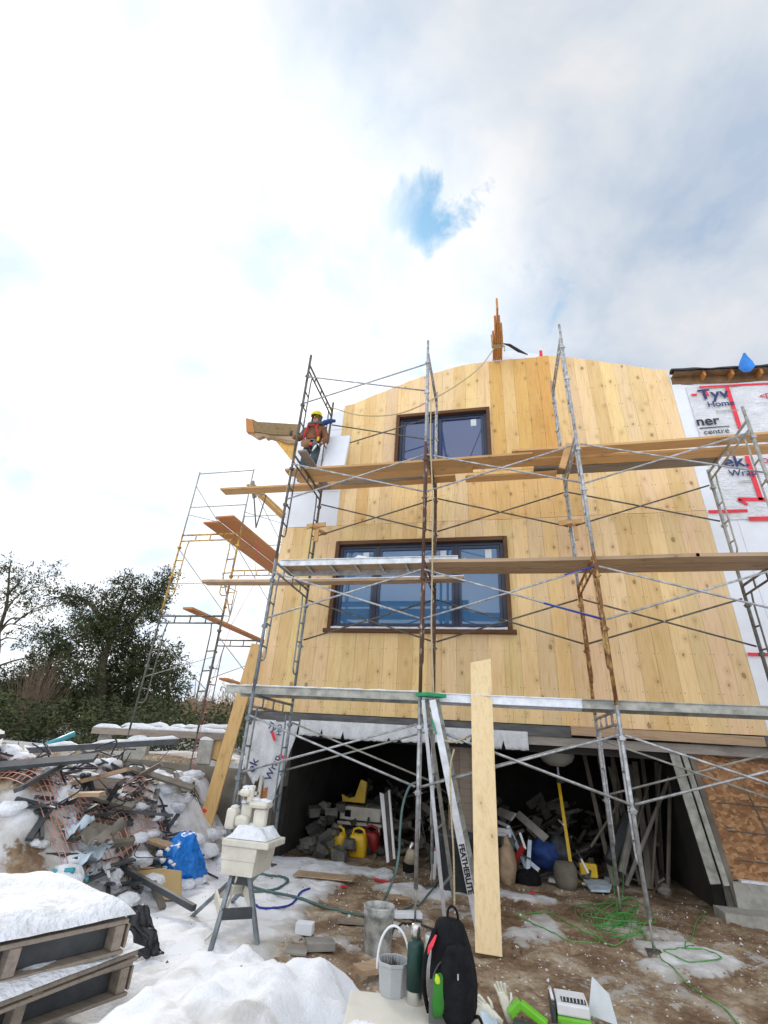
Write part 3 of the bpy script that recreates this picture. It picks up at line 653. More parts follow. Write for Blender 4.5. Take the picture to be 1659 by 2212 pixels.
#@@SCAFFOLD
# ================================================================ SCAFFOLD
LV=[.28,2.335,4.381,6.494,8.696]; BAY=2.44; SW=1.511
PK=[1.17]
def frame(P0,a,Wd,zb,zt,m,label,group,grp_cat='scaffold',m2=None,stub=.12):
    P0=V(P0); a=V(a).normalized(); root=empty('scaffold_section',(P0.x,P0.y,zb),label,grp_cat,group)
    A=P0; B=P0+a*Wd
    zz_=lambda p,z: V((p.x,p.y,z))
    for p in (A,B):
        MB().tube([zz_(p,zb+.005),zz_(p,zt+stub)],.0215*PK[0],9).build('post',m,root,smooth=True)
    t=MB(); t.tube([zz_(A+a*.02,zt),zz_(B-a*.02,zt)],.0205,8); t.build('top_bar',m,root,smooth=True)
    t=MB(); t.tube([zz_(A+a*.02,zt-.15),zz_(B-a*.02,zt-.15)],.017,8)
    n=4 if Wd>1.2 else 3
    for k in range(1,n): q=A+a*(Wd*k/n); t.tube([zz_(q,zt-.15),zz_(q,zt)],.014,6)
    t.build('lower_bar',m,root,smooth=True)
    off=.19; H=zt-zb
    for p,s in ((A,1),(B,-1)):
        t=MB(); q=p+a*s*off; ze=zb+max(.45,H*.22)
        pts=[zz_(p+a*s*off*1.15,zt-.15),zz_(q,zt-.35)]+[zz_(q,zt-.35-(zt-.35-ze-.10)*k/4) for k in range(1,5)]
        for k in range(1,7):
            an=k/6*math.pi/2; pts.append(V((0,0,0))+p+a*s*(off-.10+.10*math.cos(an))+V((0,0,ze+.10-.10*math.sin(an)-0)) if False else zz_(p+a*s*(off-.10+.10*math.cos(an)),ze+.10-.10*math.sin(an)))
        pts.append(zz_(p,ze)); t.tube(pts,.0135,7)
        for fz in (.30,.52,.74):
            z=zt-.2-(zt-ze)*fz; t.tube([zz_(p,z+.015),zz_(q,z)],.0135,7)
        t.build('ladder_rail',m2 or m,root,smooth=True)
    for p in (A,B):
        for z in (zt-.31,zt-1.05):
            t=MB(); t.box((p.x-.032,p.y-.032,z-.025),(p.x+.032,p.y+.032,z+.025)); t.tube([(p.x-.055,p.y,z),(p.x+.055,p.y,z)],.008,5); t.build('brace_lock',m,root)
    return root
COLN=['left end of the house','centre of the house','right of the windows','right edge by the white wrap']
LFN=['bottom lift','second lift','third lift','top lift']
cm={(0,0):'grey',(0,1):'grey',(0,2):'darkpipe',(0,3):'darkpipe',(1,0):'galv',(1,1):'rust',(1,2):'rust',(1,3):'galv',(2,0):'galv',(2,1):'orust',(2,2):'galv',(2,3):'galv',(3,0):'galv',(3,1):'darkpipe',(3,2):'alud',}
mn={'grey':'grey painted','darkpipe':'dark worn','galv':'galvanised','rust':'brown flaking','orust':'orange rusted','alud':'dull grey'}
for (c,l),mk in cm.items():
    frame((c*BAY,0,0),(0,1,0),SW,LV[l] if l==0 else LV[l]-.0,LV[l+1]-.05,M[mk],f'{mn[mk]} scaffold frame at the {COLN[c]}, {LFN[l]}','scaffold frames in front of the gable',stub=.06 if l<3 else .26)
# stub frame above far right
st=empty('scaffold_post',(3*BAY,0,6.5),'short grey scaffold post standing above the right end of the top deck','scaffold post')
MB().tube([(3*BAY,0,6.51),(3*BAY,0,6.70)],.021,8).build('post',M['alud'],st,smooth=True)
# screw jacks
for c in range(4):
    for y,nm in ((0,'front'),(SW,'back')):
        x0=c*BAY; x1=x0
        if (c,y)==(0,0): x1=.30
        r_=empty('screw_jack',(x1,y,gh(x1,y)),f'steel screw jack under the {nm} scaffold post at the {COLN[c]}','screw jack','screw jacks under the scaffold posts')
        g=gh(x1,y)
        MB().tube([(x1,y,g+.01),(x0,y,.34)],.0125,6).build('screw',M['alud'],r_,smooth=True)
        MB().box((x1-.07,y-.07,g-.03),(x1+.07,y+.07,g+.012)).build('base_plate',M['darkpipe'],r_)
# cross braces
NU=[2.01,4.142,6.21,8.28]; NL=[1.302,3.402,5.496,7.617]
BN=['left bay','middle bay','right bay']
for l in range(4):
    for b in range(3):
        if l==3 and b>0: continue
        for y,nm in ((-.035,'front'),(SW+.035,'back')):
            x0,x1=b*BAY,(b+1)*BAY
            mk='galv' if (nm=='front') else 'darkpipe'
            if l==0 and nm=='back': mk='alud'
            extra=', blue ended' if (l==1 and b==1 and nm=='front') else ''
            r_=empty('cross_brace',((x0+x1)/2,y,(NU[l]+NL[l])/2),f'{"light steel" if mk=="galv" else "dull steel"} cross brace on the {nm} of the scaffold, {BN[b]}, {LFN[l]}{extra}','cross brace','cross braces between the scaffold frames')
            for za,zb_,dy in ((NU[l],NL[l],-.008),(NL[l],NU[l],.008)):
                t=MB(); p0=V((x0+.03,y+dy,za)); p1=V((x1-.03,y+dy,zb_)); t.tube([p0,p1],.0145,7)
                t.build('brace_tube',[M[mk]],r_,smooth=True)
            t=MB(); cx=V(((x0+x1)/2,y,(NU[l]+NL[l])/2)); t.tube([cx-V((0,.03,0)),cx+V((0,.03,0))],.009,6); t.build('pivot_bolt',M['galv'],r_)
            if extra:
                d=(V((x1,y,NU[l]))-V((x0,y,NL[l]))).normalized(); t=MB(); q=V((x1-.03,y+.008,NU[l])); t.tube([q-d*.42,q],.0155,7); t.build('blue_tube_end',M['bluest'],r_,smooth=True); t=MB()
                d2=(V((x1,y,NL[l]))-V((x0,y,NU[l]))).normalized(); q=V((x1-.03,y-.008,NL[l])); t.tube([q-d2*.75,q],.0155,7); t.build('blue_tube_end',M['bluest'],r_,smooth=True)
# decks
def plank(x0,x1,y,z,w,t,m,label,name='scaffold_plank',z1=None,group='wooden planks laid on the scaffold',snow=False,cat='plank'):
    z1=z if z1 is None else z1; mb=MB(); mb.col=(R.uniform(.88,1.1),)*3 
    n=14; rings=[]
    for k in range(n+1):
        u=k/n; X=x0+(x1-x0)*u; Z=z+(z1-z)*u-.012*math.sin(u*math.pi)*abs(x1-x0)/3
        if t>.03: Z+=0
        rings.append([(X,y-w/2,Z),(X,y+w/2,Z),(X,y+w/2,Z+t),(X,y-w/2,Z+t)])
    mb.loft(rings)
    o=mb.build(name,M[m],label=label,cat=cat,group=group,bevel=.003)
    if snow:
        r2=[[(p[3][0],p[3][1]+.01,p[3][2]-.001),(p[2][0],p[2][1]-.01,p[2][2]-.001),(p[2][0],p[2][1]-.03,p[2][2]+.02+.015*noise.noise(V((p[2][0]*5,0,1)))),(p[3][0],p[3][1]+.02,p[3][2]+.02+.018*noise.noise(V((p[2][0]*6,0,2))))] for p in rings]
        MB().loft(r2).build('snow_dusting',M['snow'],o)
    return o
zt=LV[3]-.03
plank(-.42,4.25,.66,zt+.0,.25,.045,'plank_x','orange brown plank on the top deck, front row, under the worker')
plank(-.30,3.2,.93,zt+.0,.25,.045,'plank_x','orange brown plank on the top deck, middle row left')
plank(3.9,8.0,.62,zt+.05,.24,.045,'plank_x','long orange plank on the top deck, front row at the right')
plank(3.1,5.6,.90,zt+.048,.24,.045,'plank_x','short orange plank lapped over the middle row of the top deck')
plank(5.0,9.8,.88,zt+.0,.25,.045,'plank_x','orange plank on the top deck reaching the white wrap, second row')
plank(4.3,7.35,1.16,zt+.0,.27,.045,'plank_grey','dark grey plank at the back of the top deck, right of centre')
plank(3.05,4.7,1.17,zt-.08,.20,.04,'plank_x','orange plank hung below the top deck behind the centre posts')
plank(3.0,4.15,.78,zt+.095,.10,.04,'plank_x','narrow offcut lying on the top deck below the upper window')
plank(-2.2,2.85,1.30,zt-.04+.08,.25,.045,'plank_x','long plank sticking far out left below the top deck')
lg=MB(); lg.tube([V((.55,1.15,zt+.03)),V((1.1,1.12,zt+.02)),V((1.8,1.12,zt+.05)),V((2.3,1.12,zt+.03))],[.06,.085,.08,.05],9); tag(lg.build('rolled_tarp',M['plank_grey'],smooth=True),'grey brown rolled bundle lying under the left half of the top deck','tarp roll')
lo=MB(); lo.bar((.12,.05,LV[3]+.06),(.18,1.35,LV[3]-.02),.17,.04); tag(lo.build('offcut_board',M['plank_grey'],bevel=.003),'weathered board laid across the dark left frame by the worker','board')
# lower decks: aluminium stages
def stage(x0,x1,y,z,w,m,label,z1=None,hooks=True,snow=False):
    z1=z if z1 is None else z1
    r_=empty('aluminium_stage',((x0+x1)/2,y,z),label,'scaffold stage','metal stages on the scaffold')
    def P(u,dy,dz): return V((x0+(x1-x0)*u,y+dy,z+(z1-z)*u+dz))
    for s in (-1,1):
        t=MB(); t.bar(P(0,s*w/2,.05),P(1,s*w/2,.05),.02,.11); t.bar(P(0,s*(w/2+.013),.10),P(1,s*(w/2+.013),.10),.03,.012); t.bar(P(0,s*(w/2+.013),.0),P(1,s*(w/2+.013),.0),.03,.012); t.build('side_rail',m,r_)
    t=MB(); t.bar(P(0.002,0,.085),P(.998,0,.085),w-.03,.015); t.build('deck_panel',M['plank_old'],r_)
    n=int(abs(x1-x0)/.4)
    for k in range(n+1): t=MB(); t.bar(P(min(.995,max(.005,k/n)),-w/2+.012,.05),P(min(.995,max(.005,k/n)),w/2-.012,.05),.03,.03); t.build('cross_rib',m,r_)
    if hooks:
        t=MB()
        for u,s in ((0,-1),(1,1)):
            for dy in (-w/2+.05,w/2-.05):
                p=P(u,dy,.06); t.tube([p,p+V((s*.04,0,0)),p+V((s*.10,0,.03)),p+V((s*.12,0,.0)),p+V((s*.11,0,-.04))],.012,6)
        t.build('hook',M['galv'],r_,smooth=True)
    if snow:
        t=MB(); t.loft([[P(k/30,-w/2,.104),P(k/30,w/2,.104),P(k/30,w/2-.03,.13),P(k/30,-w/2+.01,.122+.02*noise.noise(V((k*.7,0,0))))] for k in range(31)]); t.build('snow_layer',M['snow'],r_)
    return r_
stage(-.05,2.95,.50,LV[2]-.02,.48,M['alu'],'aluminium stage with dark underside in front of the lower window')
plank(2.50,6.3,.33,LV[2]-.035,.26,.055,'plank_old','thick worn plank on the second deck, front row, right of centre')
plank(2.55,9.3,.62,LV[2]-.035,.26,.05,'plank_old','worn plank on the second deck, back row at the right')
plank(6.25,9.6,.33,LV[2]-.035,.26,.055,'plank_old','worn plank on the second deck at the far right')
plank(-2.1,2.98,1.28,LV[2]+.03,.22,.05,'plank_old','long worn plank crossing behind the stage and jutting out left, middle level',snow=True)
sl_=MB(); sl_.poly([(1.15,.40,LV[2]+.10),(1.45,.40,LV[2]+.10),(1.42,.40,LV[2]+.17),(1.28,.40,LV[2]+.20)],.16); tag(sl_.build('foam_offcut',M['foam']),'small white offcut lying on the aluminium stage','offcut')
stage(-.50,2.43,.33,LV[1]-.02,.46,M['alud'],'dull aluminium stage with snow on its left end, lowest deck',snow=True)
stage(2.36,4.55,.33,LV[1]-.02,.42,M['aluw'],'bright white aluminium stage on the lowest deck, centre',z1=LV[1]-.03)
stage(4.50,9.6,.33,LV[1]-.03,.46,M['alud'],'dull grey aluminium stage on the lowest deck, right')
# wooden clamps on the frames
def clampblock(x,y,z,label):
    r_=empty('timber_block',(x,y,z),label,'timber block','timber blocks clamped to scaffold posts')
    for p0,p1,w_,h_ in (((x-.20,y-.07,z+.0),(x+.20,y-.07,z+.03),.04,.09),((x-.05,y-.25,z-.07),(x+.12,y+.20,z-.06),.09,.04)):
        MB().bar(p0,p1,w_,h_).build('timber_piece',M['plank_x'],r_)
    MB().bar((x+.05,y-.12,z-.10),(x+.05,y-.12,z-.36),.09,.04,up=V((0,1,0))).build('timber_piece',M['plank_x'],r_)
clampblock(.02,SW,5.66,'orange timber offcuts screwed round the left back post above the lower window')
clampblock(2*BAY,SW,5.52,'orange timber offcuts round the back post right of the windows')
mb=MB(); mb.bar(PY(1214,1012,.1),PY(1229,958,.1),.10,.04,up=V((0,1,0))); tag(mb.build('timber_upright',M['plank_x'],bevel=.003),'short upright board standing against the post right of the upper window','board')
# ================================================================ LEFT TOWER (round the corner)
lt='scaffold frames of the side tower left of the house'
TX=-3.66;TWd=1.50;PK[0]=.9
for Yf,nm in ((2.25,'near'),(4.69,'far')):
    for zb_,zt_,mk,ln,mm in ((1.35,2.62,'darkpipe','foot','dark'),(2.62,4.02,'darkpipe','lower','dark'),(4.02,5.95,'yellowst','middle','yellow'),(5.95,7.66,'yellowst' if False else 'alud','top','dull grey')):
        if zb_==1.35: continue
        if ln=='top':
            g_=empty('guard_rail',(TX,Yf,zb_),f'thin grey guard rail posts on top of the side tower, {nm} side','guard rail','guard rails of the side tower')
            for X in (TX,TX+TWd): MB().tube([(X,Yf,zb_),(X,Yf,zt_+.05)],.016,7).build('post',M['alud'],g_,smooth=True)
            for z in (zb_+.75,zt_): MB().tube([(TX,Yf,z),(TX+TWd,Yf,z)],.013,7).build('rail',M['alud'],g_,smooth=True)
            continue
        frame((TX,Yf,0),(1,0,0),TWd,zb_ if zb_!=2.62 else 1.75,zt_,M[mk],f'{mm} scaffold frame of the side tower, {nm} side, {ln} lift',lt,stub=.08)
for Yf in (2.25,4.69):
    for X in (TX,TX+TWd):
        g=gh(X,Yf); r_=empty('screw_jack',(X,Yf,g),f'steel screw jack under the {"near" if Yf<3 else "far"} {"outer" if X<-3 else "inner"} post of the side tower','screw jack','screw jacks of the side tower')
        MB().tube([(X,Yf,g),(X,Yf,1.8)],.013,6).build('screw',M['darkpipe'],r_); MB().box((X-.08,Yf-.08,g-.03),(X+.08,Yf+.08,g+.015)).build('base_plate',M['darkpipe'],r_)
for X,nx in ((TX,'outer'),(TX+TWd,'inner')):
    for zu,zl,ln in ((3.6,2.75,'lower lift'),(5.6,4.75,'middle lift'),(7.3,6.5,'top lift')):
        r_=empty('cross_brace',(X,3.47,zl),f'thin cross brace on the {nx} face of the side tower, {ln}','cross brace','cross braces of the side tower')
        for a_,b_ in ((zu,zl),(zl,zu)): MB().tube([(X,2.25,a_),(X,4.69,b_)],.009,6).build('brace_tube',M['alud'],r_,smooth=True)
def yplank(p0,p1,w_,t_,m,label,group=None):
    mb=MB(); mb.bar(p0,p1,w_,t_); return tag(mb.build('scaffold_plank',M[m],bevel=.003),label,'plank',group or 'planks on the side tower')
yplank((-2.78,1.95,6.12),(-2.62,5.6,6.12),.40,.04,'plank_y','wide red brown plank on the side tower, outer half of the upper deck')
yplank((-2.36,1.80,6.17),(-2.20,5.6,6.17),.46,.04,'plank_y','wide red brown plank on the side tower, inner half of the upper deck')
yplank((-2.90,2.05,4.14),(-2.72,5.6,4.14),.24,.045,'plank_y','narrow dark plank on the lower deck of the side tower')
yplank(PY(482,1466,3.0),PY(560,1492,4.6),.22,.04,'plank_y','short dark plank near the foot of the side tower')
yplank(PY(540,1046,2.7),PY(612,1112,4.4),.22,.045,'lean','orange board rising from the side tower to the eave, upper one')
yplank(PY(560,1068,2.9),PY(612,1118,3.8),.16,.045,'lean','orange board rising from the side tower to the eave, lower one')
mb=MB(); mb.bar(PY(545,1040,2.4),PY(550,1075,2.4),.10,.05,up=V((0,1,0))); tag(mb.build('timber_upright',M['plank_grey']),'grey timber upright clamped to the top of the side tower','board')
# side bracket hanging between tower and plank ends
sb=empty('side_bracket',PY(545,1075,2.3),'dark steel side bracket carrying the plank ends left of the worker','scaffold bracket')
MB().tube([PY(548,1062,2.3),PY(553,1140,2.3)],.018,6).build('upright',M['darkpipe'],sb); MB().tube([PY(548,1064,2.3),PY(575,1070,2.0),PY(553,1140,2.3)],.015,6).build('strut',M['darkpipe'],sb)
sb=empty('side_bracket',PY(490,1260,2.2),'grey steel side bracket under the snowy plank end','scaffold bracket')
MB().tube([PY(481,1238,1.9),PY(497,1330,2.2)],.014,6).build('upright',M['alud'],sb); MB().tube([PY(480,1262,1.9),PY(512,1278,2.2),PY(497,1330,2.2)],.012,6).build('strut',M['alud'],sb)
# orange safety rope along the side tower
cr=MB(); cr.tube([PY(555,1170,2.2),PY(550,1260,2.4),PY(500,1350,2.6),PY(455,1480,2.5),PY(425,1610,2.3),PY(400,1740,2.0),PY(385,1790,1.4)],.0045,5); tag(cr.build('thin_red_rope',M['inkred']),'thin red rope hanging down from the side tower to the snow','rope')
# ================================================================ ROPES ON THE FRONT
def catmull(pts,n=10):
    pts=[V(p) for p in pts]; out=[]
    P=[pts[0]*2-pts[1]]+pts+[pts[-1]*2-pts[-2]]
    for i in range(1,len(P)-2):
        a,b,c,d=P[i-1:i+3]
        for k in range(n):
            t=k/n; out.append(.5*((2*b)+(c-a)*t+(2*a-5*b+4*c-d)*t*t+(3*b-a-3*c+d)*t**3))
    out.append(pts[-1]); return out
def ropeo(name,pts,r,m,label,cat,n=8,seg=10):
    return tag(MB().tube(catmull(pts,seg),r,n).build(name,M[m],smooth=True),label,cat)
ropeo('rope',[PY(1068,752,1.4),PY(1035,795,1.0),PY(985,833,.5),PY(935,862,.0),PY(880,888,.3),PY(830,898,.8),PY(770,896,1.2),PY(722,882,1.45),PY(705,880,1.5)],.012,'rope','slack tan rope swinging from the ridge timbers past the centre post to the left frame','rope')
ropeo('rope',[PY(931,862,-.05),PY(930,960,-.06),PY(934,1060,-.07),PY(934,1200,-.07),PY(932,1350,-.07),PY(936,1480,-.07),PY(938,1560,-.08),PY(950,1592,-.12),PY(975,1603,-.1),PY(1000,1596,-.05),PY(1030,1585,.2),PY(1050,1590,.3)],.011,'rope','tan rope hanging straight down the centre scaffold post to the ladder','rope')
ropeo('rope',[PY(981,1618,-.3),PY(973,1660,-.35),PY(975,1760,-.4),PY(980,1850,-.4),PY(982,1960,-.45)],.010,'rope','tan rope looped over the stepladder and dropping beside its rails','rope')
#@@OBJECTS
# ================================================================ LADDER, BOARDS
lad=empty('stepladder',(2.9,.1,0),'tall aluminium stepladder with green plastic top beside the pale upright board','stepladder')
def railp(n,a,b,w_,m): 
    MB().bar(a,b,.03,w_,up=V((0,0,1)).cross((b-a).normalized()) if False else V((1,0,0))).build('rail',m,lad,bevel=.003)
Ra=(PY(914,1512,-.14),PZ(960,1980,0)); Rb=(PY(921,1510,.06),PZ(982,1950,0)); Rc=(PY(934,1512,-.16),PZ(1034,2010,0)); Rd=(PY(944,1512,.06),PZ(1040,1965,0))
def rail(p,w_,m,t=.025):
    a,b=p; d=(b-a).normalized(); f=V((.15,-1,0)); f=(f-d*f.dot(d)).normalized()   # face towards the yard
    MB().bar(a,b,w_,t,up=f).build('rail',m,lad,bevel=.002)
rail(Ra,.045,M['aluw']); rail(Rb,.05,M['alud']); rail(Rc,.085,M['aluw']); rail(Rd,.06,M['alud'])
for k in range(1,8):
    u=k/8; MB().bar(Rc[0].lerp(Rc[1],u),Rd[0].lerp(Rd[1],u),.07,.02).build('step',M['alu'],lad)
    if k%2: MB().bar(Ra[0].lerp(Ra[1],u),Rb[0].lerp(Rb[1],u),.02,.02).build('brace',M['alu'],lad)
MB().bar(PY(912,1502,-.05)+V((0,-.12,0)),PY(950,1502,-.05)+V((0,.12,0)),.24,.045).build('top_cap',mat('green_plastic',(.01,.30,.12),.4,var=.1),lad,bevel=.006)
MB().bar(PY(934,1555,-.18),PY(943,1585,-.19),.05,.02,up=V((1,0,0))).build('green_clip',bpy.data.materials['green_plastic'],lad)
d=(Rc[1]-Rc[0]).normalized(); ang=math.degrees(math.atan2(d.z,d.x))
p=Rc[0].lerp(Rc[1],.665)
o=text_obj('FEATHERLITE','rail_lettering',(0,0,0),.085,M['inkblack'],lad,bold=.003)
# lay the letters on the rail's front face
f=V((.15,-1,0)); f=(f-d*f.dot(d)).normalized(); up=f.cross(d)
mtx=Matrix(((d.x,-f.x,up.x),(d.y,-f.y,up.y),(d.z,-f.z,up.z)))
org=V(lad['org'])
for v in o.data.vertices:
    q=v.co+org; v.co=(p+mtx@V((q.x*.93,q.y,q.z-.030))+f*.016)-org
# upright pale board
ub=MB(); bl=V((3.135,-.76,.02)); br=V((3.385,-.70,-.0)); dz=V((-.02,1.0,2.86)); th=V((.0,.028,-.009))
bl+=V((0,0,.0)); tl=bl+dz+V((-.01,0,-.03)); tr=br+dz+V((.02,0,.06))
ub.add([bl,br,br+th,bl+th,tl,tr,tr+th,tl+th],[(3,2,1,0),(4,5,6,7),(0,1,5,4),(1,2,6,5),(2,3,7,6),(3,0,4,7)])
tag(ub.build('upright_board',M['plank_z'],bevel=.002),'pale clean pine board standing upright on the mud with slanted top','board')
lb=MB(); a,b=PY(432,1822,1.30),PY(556,1392,1.75); lb.bar(a,b,.22,.045,up=V((.2,-1,.1))); tag(lb.build('leaning_board',M['lean'],bevel=.004),'yellow brown board leaning on the left corner of the house','board')
lb=MB(); lb.bar(PY(464,1750,1.7),PY(482,1668,1.7),.10,.04,up=V((0,-1,0))); tag(lb.build('grey_upright',M['plank_grey']),'short weathered grey board standing left of the white timber frame','board')
wf=empty('stud_panel',PY(535,1790,1.8),'bare pale timber frame with a brown panel leaning at the left pier','stud panel')
for a,b in (((508,1712),(560,1714)),((566,1676),(548,1790)),((512,1700),(505,1785))): MB().bar(PY(*a,1.78),PY(*b,1.78),.05,.05,up=V((0,-1,0))).build('timber',M['cream'],wf)
MB().poly([PY(528,1718,1.84),PY(578,1700,1.84),PY(566,1800,1.84),PY(520,1800,1.84)],.02).build('panel',M['plank_y'],wf)
# ================================================================ TILE SAW ON ITS STAND
YS=-1.45
ts=empty('tile_saw',(1.05,-1.4,0),'snow covered cream tile saw on a splayed grey stand','tile saw')
pA=PY(478,1822,-1.62); pB=PY(603,1812,-1.62); zt_=(pA.z+pB.z)/2+.0; xa,xb=pA.x,pB.x-.10
m_=MB(); m_.box((xa,-1.62,zt_-.06),(xb,-1.20,zt_)); m_.build('table',M['cream'],ts,bevel=.012)
m_=MB(); m_.loft([[(xa+.00+i_,-1.60+i_,z),(xb-.12-i_,-1.60+i_,z),(xb-.12-i_,-1.14-i_,z),(xa+i_,-1.14-i_,z)] for z,i_ in ((zt_-.062,0),(zt_-.17,.008),(zt_-.175,.015),(zt_-.29,.022))]); m_.build('water_tub',M['cream'],ts,bevel=.01)
m_=MB(); m_.sheet(lambda u,v: V((xa+.02+(xb-xa-.06)*u,-1.60+.36*v,zt_+.004+.075*min(1,6*u,6*(1-u),6*v,6*(1-v))*(1+.9*noise.noise(V((u*4,v*3,2)))))),30,18); m_.build('snow_cap',M['snow'],ts,smooth=True)
def bx(n,a,b,m,bev=.015,par=ts): return MB().box(a,b).build(n,m,par,bevel=bev)
bx('column',(xa-.01,-1.30,zt_-.05),(xa+.11,-1.12,zt_+0.266),M['cream'])
bx('motor_housing',(xa-.02,-1.40,zt_+0.070),(xa+.12,-1.305,zt_+0.168),M['cream'],.03)
bx('head',(xa+.10,-1.38,zt_+0.238),(xa+.31,-1.20,zt_+0.301),M['cream'],.03)
bx('blade_guard',(xa+.15,-1.34,zt_+0.035),(xa+.29,-1.24,zt_+0.237),M['cream'],.03)
bx('handle_block',(xa-.02,-1.40,zt_+0.336),(xa+.10,-1.27,zt_+0.406),M['cream'],.03)
bx('arm',(xa-.14,-1.38,zt_+0.035),(xa-.03,-1.25,zt_+0.224),M['cream'],.03)
bx('neck',(xa+.06,-1.36,zt_+0.280),(xa+.12,-1.29,zt_+0.420),M['cream'],.02)
bx('back_rail',(xa-.06,-1.30,zt_-.2),(xa-.02,-1.24,zt_+0.042),M['cream'],.01)
for q,(dx,dz,r_) in enumerate(((.02,.413,.035),(.08,.42,.03),(.15,.308,.04),(.24,.308,.035),(.29,.301,.025),(-.08,.231,.03),(.02,.28,.03))): m_=MB(); m_.blob((xa+dx,-1.30,zt_+dz),r_*1.3,.05,r_*.6,q); m_.build('snow_lump',M['snow'],ts,smooth=True)
legs=[((xb-.20,-1.50,zt_-.29),PZ(555,2052,0)),((xa+.12,-1.52,zt_-.29),PZ(452,2066,0)),((xa+.10,-1.2,zt_-.29),PZ(410,1992,0)),((xb-.22,-1.2,zt_-.29),PZ(500,1952,0))]
for a,b in legs: b=V((b.x,b.y,gh(b.x,b.y)-.01)); MB().bar(a,b,.036,.036,up=V((1,0,0))).build('leg',M['grey'],ts)
A=[V(a).lerp(V((b.x,b.y,gh(b.x,b.y))),.55) for a,b in legs]
for i,j in ((0,1),(1,2),(2,3),(3,0)): MB().bar(A[i],A[j],.02,.085).build('stretcher',M['darkpl'] if i==0 else M['cream'],ts)
A=[V(a).lerp(V((b.x,b.y,gh(b.x,b.y))),.05) for a,b in legs]
MB().bar(A[0],A[1],.02,.10).build('stretcher',M['darkpl'],ts)
MB().tube(catmull([(xa+.2,-1.55,zt_-.2),(xa+.13,-1.5,.35),(xa+.02,-1.45,.12),(xa+.0,-1.6,.05)],8),.012,6).build('drain_hose',M['cream'],ts,smooth=True)
# ================================================================ BUCKETS, PAIL, THERMOS, SLAB, BACKPACK
bc=PZ(815,2052,0); bz=gh(bc.x,bc.y)
bk=empty('mortar_bucket',(bc.x,bc.y,bz),'mortar spattered grey bucket standing left of the scaffold post','bucket')
m_=MB(); pr=[(.125,0),(.128,.01),(.143,.30),(.150,.305),(.150,.33),(.146,.335),(.152,.36),(.152,.375),(.143,.375),(.138,.30),(.120,.03),(.0,.028)]
m_.lathe((bc.x,bc.y,bz-.01),[(0,0)]+pr,32,cap=False); m_.build('body',M['bucket'],bk,smooth=True)
MB().lathe((bc.x,bc.y,bz),[(.0,.10),(.132,.10)],28,cap=False).build('grey_water',M['conc'],bk)
SZ=.56
sl=MB(); c=[PZ(775,2158,SZ),PZ(812,2138,SZ)]
slb=empty('foam_block_stack',(3.0,-3.75,0),'cream foam block carrying the pail, the flask and the backpack','foam block')
base=V((2.62,-3.50,0)); ux=V((.98,.17,0)); uy=V((.17,-.98,0))
for k,(z0,z1,o_) in enumerate(((.0,.18,0.02),(.183,.37,0),(.373,SZ,.01))):
    a=base+V((o_,0,0)); q=[a,a+ux*.66,a+ux*.66+uy*.85,a+uy*.85]
    MB().poly([V((p.x,p.y,z0)) for p in q],z1-z0,V((0,0,1))).build('foam_layer',mat('cream_foam',(.66,.63,.55),.8,var=.1,scale=3,bump=.3) if k==0 else bpy.data.materials['cream_foam'],slb,bevel=.008)
m_=MB(); m_.blob((2.80,-4.02,SZ+.0),.15,.10,.07,4,.35,18,12,flat=.1); tag(m_.build('snow_clod',M['snow'],smooth=True),'clod of snow on the front left corner of the foam block','snow clod')
# thermos
tp_=PZ(896,2166,SZ); h_=PY(896,1994,tp_.y).z-SZ
th=empty('steel_flask',(tp_.x,tp_.y,SZ),'tall dark green flask with a shiny steel cup, left of the backpack','flask')
r0=.044
MB().lathe((tp_.x,tp_.y,SZ),[(0,0),(r0*.98,0),(r0,.01),(r0,h_*.16),(0,h_*.16)],28,cap=False).build('steel_base',M['steel'],th,smooth=False)
MB().lathe((tp_.x,tp_.y,SZ),[(0,h_*.161),(r0*1.01,h_*.161),(r0*1.01,h_*.70),(r0*.93,h_*.745),(r0*.62,h_*.80),(0,h_*.80)],28,cap=False).build('green_body',M['thermos'],th,smooth=True)
MB().lathe((tp_.x,tp_.y,SZ),[(0,h_*.80),(r0*.63,h_*.801),(r0*.60,h_*.97),(r0*.5,h_),(0,h_)],28,cap=False).build('cup_lid',M['steel'],th,smooth=True)
# pail
pc=PZ(848,2146,SZ); pl=empty('plastic_pail',(pc.x,pc.y,SZ),'small clear white pail of nails with its handle up, left of the flask','pail')
m_=MB(); m_.lathe((pc.x,pc.y,SZ),[(0,0),(.070,0),(.083,.12),(.088,.12),(.088,.135),(.080,.135),(.068,.01),(0,.01)],8,cap=False); m_.build('tub',mat('clear_white_plastic',(.42,.44,.45),.35,var=.1),pl,bevel=.004)
m_=MB(); m_.lathe((pc.x,pc.y,SZ),[(0,.075),(.074,.072)],12,cap=False); 
for k in range(70):
    a=R.uniform(0,6.28); rr=R.uniform(0,.05); q=V((pc.x+rr*math.cos(a),pc.y+rr*math.sin(a),SZ+.07)); m_.tube([q,q+V((R.uniform(-.02,.02),R.uniform(-.02,.02),R.uniform(.02,.075)))],.0016,4)
m_.build('nails',M['darkpipe'],pl)
m_=MB(); hp=[V((pc.x+.086*math.cos(t),pc.y-.01,SZ+.12+.155*math.sin(t))) for t in [math.pi*k/16 for k in range(17)]]; m_.tube([hp[0]-V((0,0,.03))]+hp+[hp[-1]-V((0,0,.03))],.0065,6); m_.build('handle',M['white'],pl,smooth=True)
